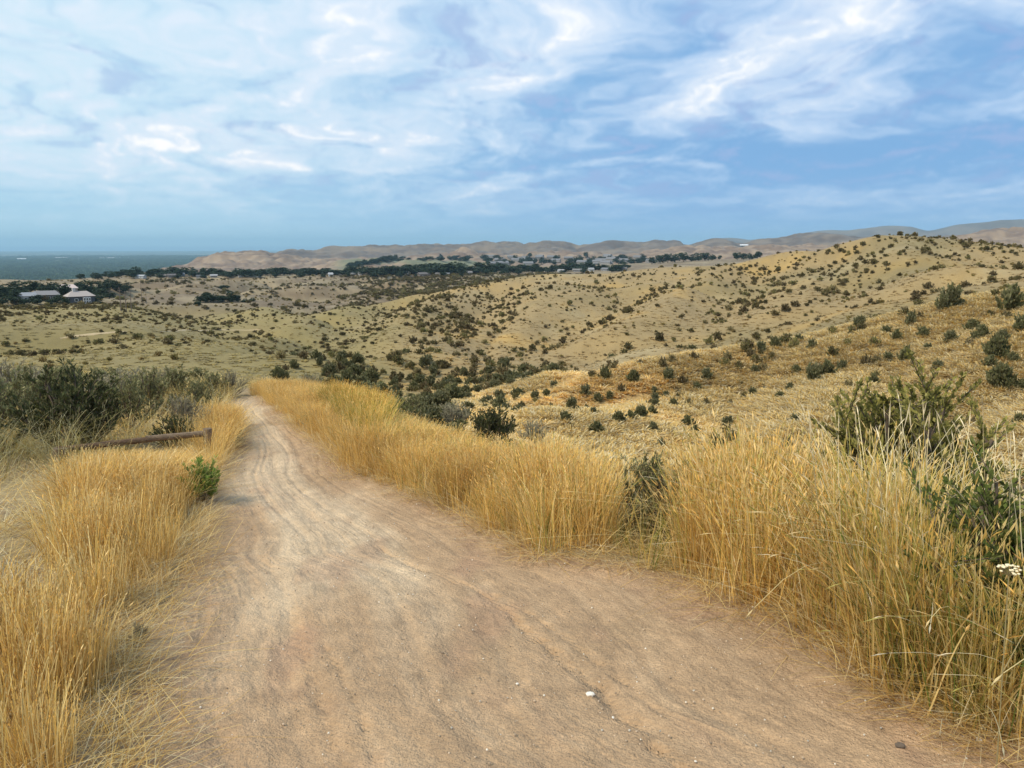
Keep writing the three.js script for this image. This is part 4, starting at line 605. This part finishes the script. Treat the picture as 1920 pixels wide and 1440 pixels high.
// ---------- woods and large roofs on the plain ----------
const plainY = (x, z) => -152 + 5 * fbm(x * .0007, z * .0007, 3);
{
  const R = RNG(606), l = [[], [], []], grp = new THREE.Group();
  for (let i = 0; i < 46000; i++) { const az = lerp(-.62, -.16, R()), d = 2500 * Math.pow(5.6, R()), x = d * Math.sin(az), z = -d * Math.cos(az), n = fbm(x * .0011, z * .0011, 4) + .5 * fbm(x * .005, z * .005, 3); if (R() > .62 + 1.6 * n) continue; const k = .6 + .7 * R(), w = (9 + 16 * R()) * (1 + d / 9000); l[i % 3].push([x, plainY(x, z) - 1, z, w, 8 + 9 * R(), R() * 6, 0, [.62 * k, .95 * k, .85 * k]]); }
  l.forEach((q, i) => scatter(grp, 'trees', FAR[i], shrubMat, q)); grp.children.forEach(c => { c.userData.kind = 'stuff'; });
  put(grp, 'woods', 'dark hazy woods covering the valley plain at the far left', 'woods', { kind: 'stuff' });
  for (const [px, py, w, h, lab] of [[105, 491, 11, 2.2, 'bright white flat roof standing out on the wooded plain'], [41, 488, 12, 3, 'pale block at the left of the wooded plain'], [115, 485, 16, 2, 'long pale roof beyond the bright white one on the plain'], [205, 485, 30, 1.8, 'long thin pale strip of roofs toward the right of the plain'], [232, 484, 18, 1.6, 'pale roof at the right end of the strip on the plain'], [62, 492, 10, 1.5, 'dull grey roof just left of the bright white one']]) {
    const r = ray(px, py), d = -(EYE + 152) / r.t, x = d * Math.sin(r.az), z = -d * Math.cos(r.az), g = new THREE.Group(), W = w * d / F, Hh = h * d / F; g.position.set(x, plainY(x, z), z); g.rotation.y = Math.atan2(-x, -z);
    part(g, 'wall', BOX(W, Hh * .8, W * .4, 0, Hh * .4, 0), std([.62, .62, .6])); const rf = gable(W, W * .4, Hh * .25, 2).translate(0, Hh * .8 + .2, 0); rf.computeVertexNormals(); part(g, 'roof', rf, std([.75, .75, .74])); put(g, 'warehouse', lab, 'building', { group: 'large roofs on the plain' });
  }
}

// ---------- worn tracks on the far field ----------
for (const [pts, lab] of [[[[112, 635], [135, 631], [160, 628], [190, 625], [215, 623], [238, 622]], 'short pale dirt track crossing the field at the left'], [[[300, 622], [340, 620], [400, 619], [450, 619], [490, 618]], 'faint pale track farther right across the field']]) {
  const c = new THREE.CatmullRomCurve3(pts.map(p => hit(...p, 60)).filter(Boolean).map(p => new THREE.Vector3(p[0], 0, p[2]))), P = [], I = [], n = 90;
  for (let i = 0; i <= n; i++) { const p = c.getPoint(i / n), t = c.getTangent(i / n), w = (.5 + .3 * noise(i * .3, 4)) * Math.sqrt(Math.sin(Math.PI * clamp(i / n, .01, .99))), m = Math.hypot(t.x, t.z), nx = -t.z / m, nz = t.x / m; for (let k = 0; k < 5; k++) { const o = (k / 4 - .5) * 2 * w, x = p.x + nx * o, z = p.z + nz * o; P.push(x, H(x, z) + (k === 0 || k === 4 ? -.05 : .09), z); } if (i) for (let k = 0; k < 4; k++) { const a = i * 5 + k, b = a - 5; I.push(b, a, b + 1, a, a + 1, b + 1); } }
  put(new THREE.Mesh(geo(P, I), std([.42, .32, .18], { side: THREE.DoubleSide })), 'dirt_track', lab, 'track', { kind: 'structure' });
}

// ---------- poles, log rail, stones, flower ----------
const poleMat = std([.16, .125, .10]);
for (const [px, py, h, l] of [[227, 583, 40, 'thin wooden pole standing on the field below the houses, leftmost'], [237, 584, 34, 'thin wooden pole second from the left below the houses'], [247, 586, 40, 'thin wooden pole third from the left below the houses'], [267, 572, 44, 'tall thin wooden pole near the orange mound'], [275, 570, 28, 'short thin wooden pole next to the orange mound']]) {
  const p = hit(px, py, 90); if (!p) continue; const H_ = h * p[3] / F, g = new THREE.Group(); g.position.set(p[0], p[1] - .3, p[2]);
  part(g, 'post', new THREE.CylinderGeometry(.07, .11, H_ + .3, 7).translate(0, H_ / 2 + .15, 0), poleMat); part(g, 'crossarm', BOX(1.1, .09, .09, 0, H_ * .9, 0), poleMat); put(g, 'utility_pole', l, 'pole', { group: 'poles below the left houses' });
}
{
  const A = hit(391, 856, 5), B = hit(118, 884, 5), top = .27, g = new THREE.Group(); g.position.set(A[0], A[1], A[2]);
  const logTex = texture(256, (u, v) => { const a = tile(u, v, 8, 5, .7), b = tile(u * 1, v, 32, 3, .8); const k = .62 + .5 * a + .45 * b; return [k, k * .93, k * .86]; });
  const logMat = std([.23, .145, .085], { map: logTex, bumpMap: logTex, bumpScale: .012 }), bark = std([.34, .25, .16], { map: logTex, bumpMap: logTex, bumpScale: .012 });
  const log = (a, b, r, seed, rs = 12) => { const L = new THREE.Vector3().subVectors(b, a), n = 26, c = new THREE.CylinderGeometry(r, r, L.length(), rs, n); const P = c.attributes.position; for (let i = 0; i < P.count; i++) { const x = P.getX(i), y = P.getY(i), z = P.getZ(i), t = Math.atan2(z, x), k = 1 + .16 * noise(t * 1.2 + seed, y * 2.5) + .1 * noise(t * 3, y * 9 + seed); P.setXYZ(i, x * k, y, z * k); } c.computeVertexNormals(); c.applyQuaternion(new THREE.Quaternion().setFromUnitVectors(new THREE.Vector3(0, 1, 0), L.clone().normalize())); c.translate((a.x + b.x) / 2, (a.y + b.y) / 2, (a.z + b.z) / 2); return c; };
  const v = (t, y) => new THREE.Vector3((B[0] - A[0]) * t, (B[1] - A[1]) * t + y, (B[2] - A[2]) * t);
  part(g, 'post', log(new THREE.Vector3(0, -.15, 0), new THREE.Vector3(.01, .35, 0), .05, 3), bark);
  part(g, 'post', log(v(1, -.15), v(1.003, .27), .07, 5), bark);
  part(g, 'rail', log(v(.03, .29), v(.44, .285), .037, 9), bark, 'lighter weathered log at the trail end');
  part(g, 'rail', log(v(.40, .275), v(1.02, .25), .035, 14), logMat, 'dark bark-striped log farther from the trail');
  put(g, 'log_rail', 'low weathered log rail on short posts in the golden grass', 'fence');
}
{
  const R = RNG(515), rock = s => { const g = new THREE.IcosahedronGeometry(1, 2), P = g.attributes.position, q = RNG(s), o = q() * 50; for (let i = 0; i < P.count; i++) { const x = P.getX(i), y = P.getY(i), z = P.getZ(i), k = 1 + .5 * noise(x * 1.1 + o, y * 1.1 + z * .9) + .2 * noise(x * 3 + o, z * 3 + y); P.setXYZ(i, x * k, y * k * .6, z * k * .8); } g.computeVertexNormals(); return g; };
  const G = [rock(1), rock(2), rock(3)], white = std([.72, .66, .56]), dark = std([.12, .09, .065]);
  const dirtAt = (px, py) => { const p = onShelf(px, py); return [p[0], H0(p[0], p[1]) - .05 * sstep(-.25, .35, trailIn(...p)), p[1], Math.hypot(...p)]; };
  [[1540, 1188, 10, 'white pebble at the foot of the grass on the right trail edge'], [1838, 1372, 12, 'whitest pebble near the lower right corner of the trail'], [1107, 1283, 17, 'flat pale stone beside the dark tyre line'], [1412, 1137, 6, 'small white pebble on the right trail edge above the rest'], [1390, 1190, 6, 'small white pebble out on the trail, right of the tyre line'], [970, 1262, 6, 'tiny white pebble left of the flat pale stone'], [1150, 1324, 6, 'tiny white pebble just below the flat pale stone'], [1305, 1405, 5, 'tiny pebble at the bottom edge of the trail']].forEach(([px, py, w, l], i) => { const p = dirtAt(px, py), m = new THREE.Mesh(G[i % 3], white), s = w * p[3] * 1.05 / F / 2; m.position.set(p[0], p[1] + s * .15, p[2]); m.scale.setScalar(s); m.rotation.y = i * 1.3; put(m, 'pebble', l, 'pebble', { group: 'pale pebbles on the trail' }); });
  { const p = dirtAt(1690, 1378), m = new THREE.Mesh(G[1], dark); m.position.set(p[0], p[1] + .008, p[2]); m.scale.setScalar(.018); put(m, 'clod', 'small dark clod of soil near the lower right straw', 'clod'); }
  const grp = new THREE.Group(), l = [[], []];
  for (let i = 0; i < 5200; i++) { const z = -1.1 - 9 * Math.pow(R(), 1.8), x0 = xAtZ(EDGE_L, z), x1 = z > EDGE_R[0][1] ? 3 : xAtZ(EDGE_R, z), x = lerp(x0, x1, R()); if (trailIn(x, z) < .05) continue; const s = .0018 + .004 * Math.pow(R(), 3), k = .5 + .8 * R(); l[i & 1].push([x, H0(x, z) - .05 * sstep(-.25, .35, trailIn(x, z)) + .001, z, s, s, R() * 6, .3, R() < .25 ? [k * 1.3, k * 1.3, k * 1.25] : [k * .9, k * .75, k * .6]]); }
  const small = new THREE.IcosahedronGeometry(1, 0); l.forEach((q, i) => scatter(grp, 'grit', small, std([.5, .45, .38]), q)); grp.children.forEach(c => { c.userData.kind = 'stuff'; });
  put(grp, 'gravel', 'fine loose grit strewn over the dirt trail', 'gravel', { kind: 'stuff' });
}
{
  const r = ray(1893, 1065), d = 3.05, x = d * Math.sin(r.az), z = -d * Math.cos(r.az), y = EYE + d * r.t, y0 = H(x, z), g = new THREE.Group(); g.position.set(x, y0, z);
  const stem = []; const up = y - y0, R = RNG(9); stem.push(new THREE.TubeGeometry(new THREE.QuadraticBezierCurve3(new THREE.Vector3(.03, -.03, .02), new THREE.Vector3(.02, up * .5, 0), new THREE.Vector3(0, up - .03, 0)), 8, .0022, 5));
  const head = [], petal = new THREE.IcosahedronGeometry(1, 0);
  for (let i = 0; i < 34; i++) { const a = R() * 6.28, q = .038 * Math.sqrt(R()), e = new THREE.Vector3(Math.cos(a) * q, up + .012 * R() - q * .25, Math.sin(a) * q); stem.push(new THREE.TubeGeometry(new THREE.LineCurve3(new THREE.Vector3(0, up - .03, 0), e), 1, .0008, 3)); head.push(petal.clone().scale(.0055, .0035, .0055).translate(e.x, e.y, e.z)); }
  part(g, 'stem', mergeGeometries(stem), std([.25, .2, .09])); part(g, 'flower_head', mergeGeometries(head), std([.78, .66, .42])); put(g, 'yarrow', 'dried cream yarrow flower head against the dark bush at right', 'flower');
}
{ // dark seed head in the grass
  const r = ray(797, 850), d = 8.4, x = d * Math.sin(r.az), z = -d * Math.cos(r.az), y = EYE + d * r.t, y0 = H(x, z), g = new THREE.Group(); g.position.set(x, y0, z);
  part(g, 'stem', new THREE.CylinderGeometry(.002, .003, y - y0 + .03, 5).translate(0, (y - y0) / 2 - .015, 0), std([.25, .18, .08])); part(g, 'seed_head', new THREE.SphereGeometry(.026, 10, 7).scale(1, .6, 1).translate(0, y - y0, 0), std([.03, .02, .018])); put(g, 'seed_head_plant', 'single dark seed head standing in the golden grass', 'plant');
}

renderer.render(scene, camera);
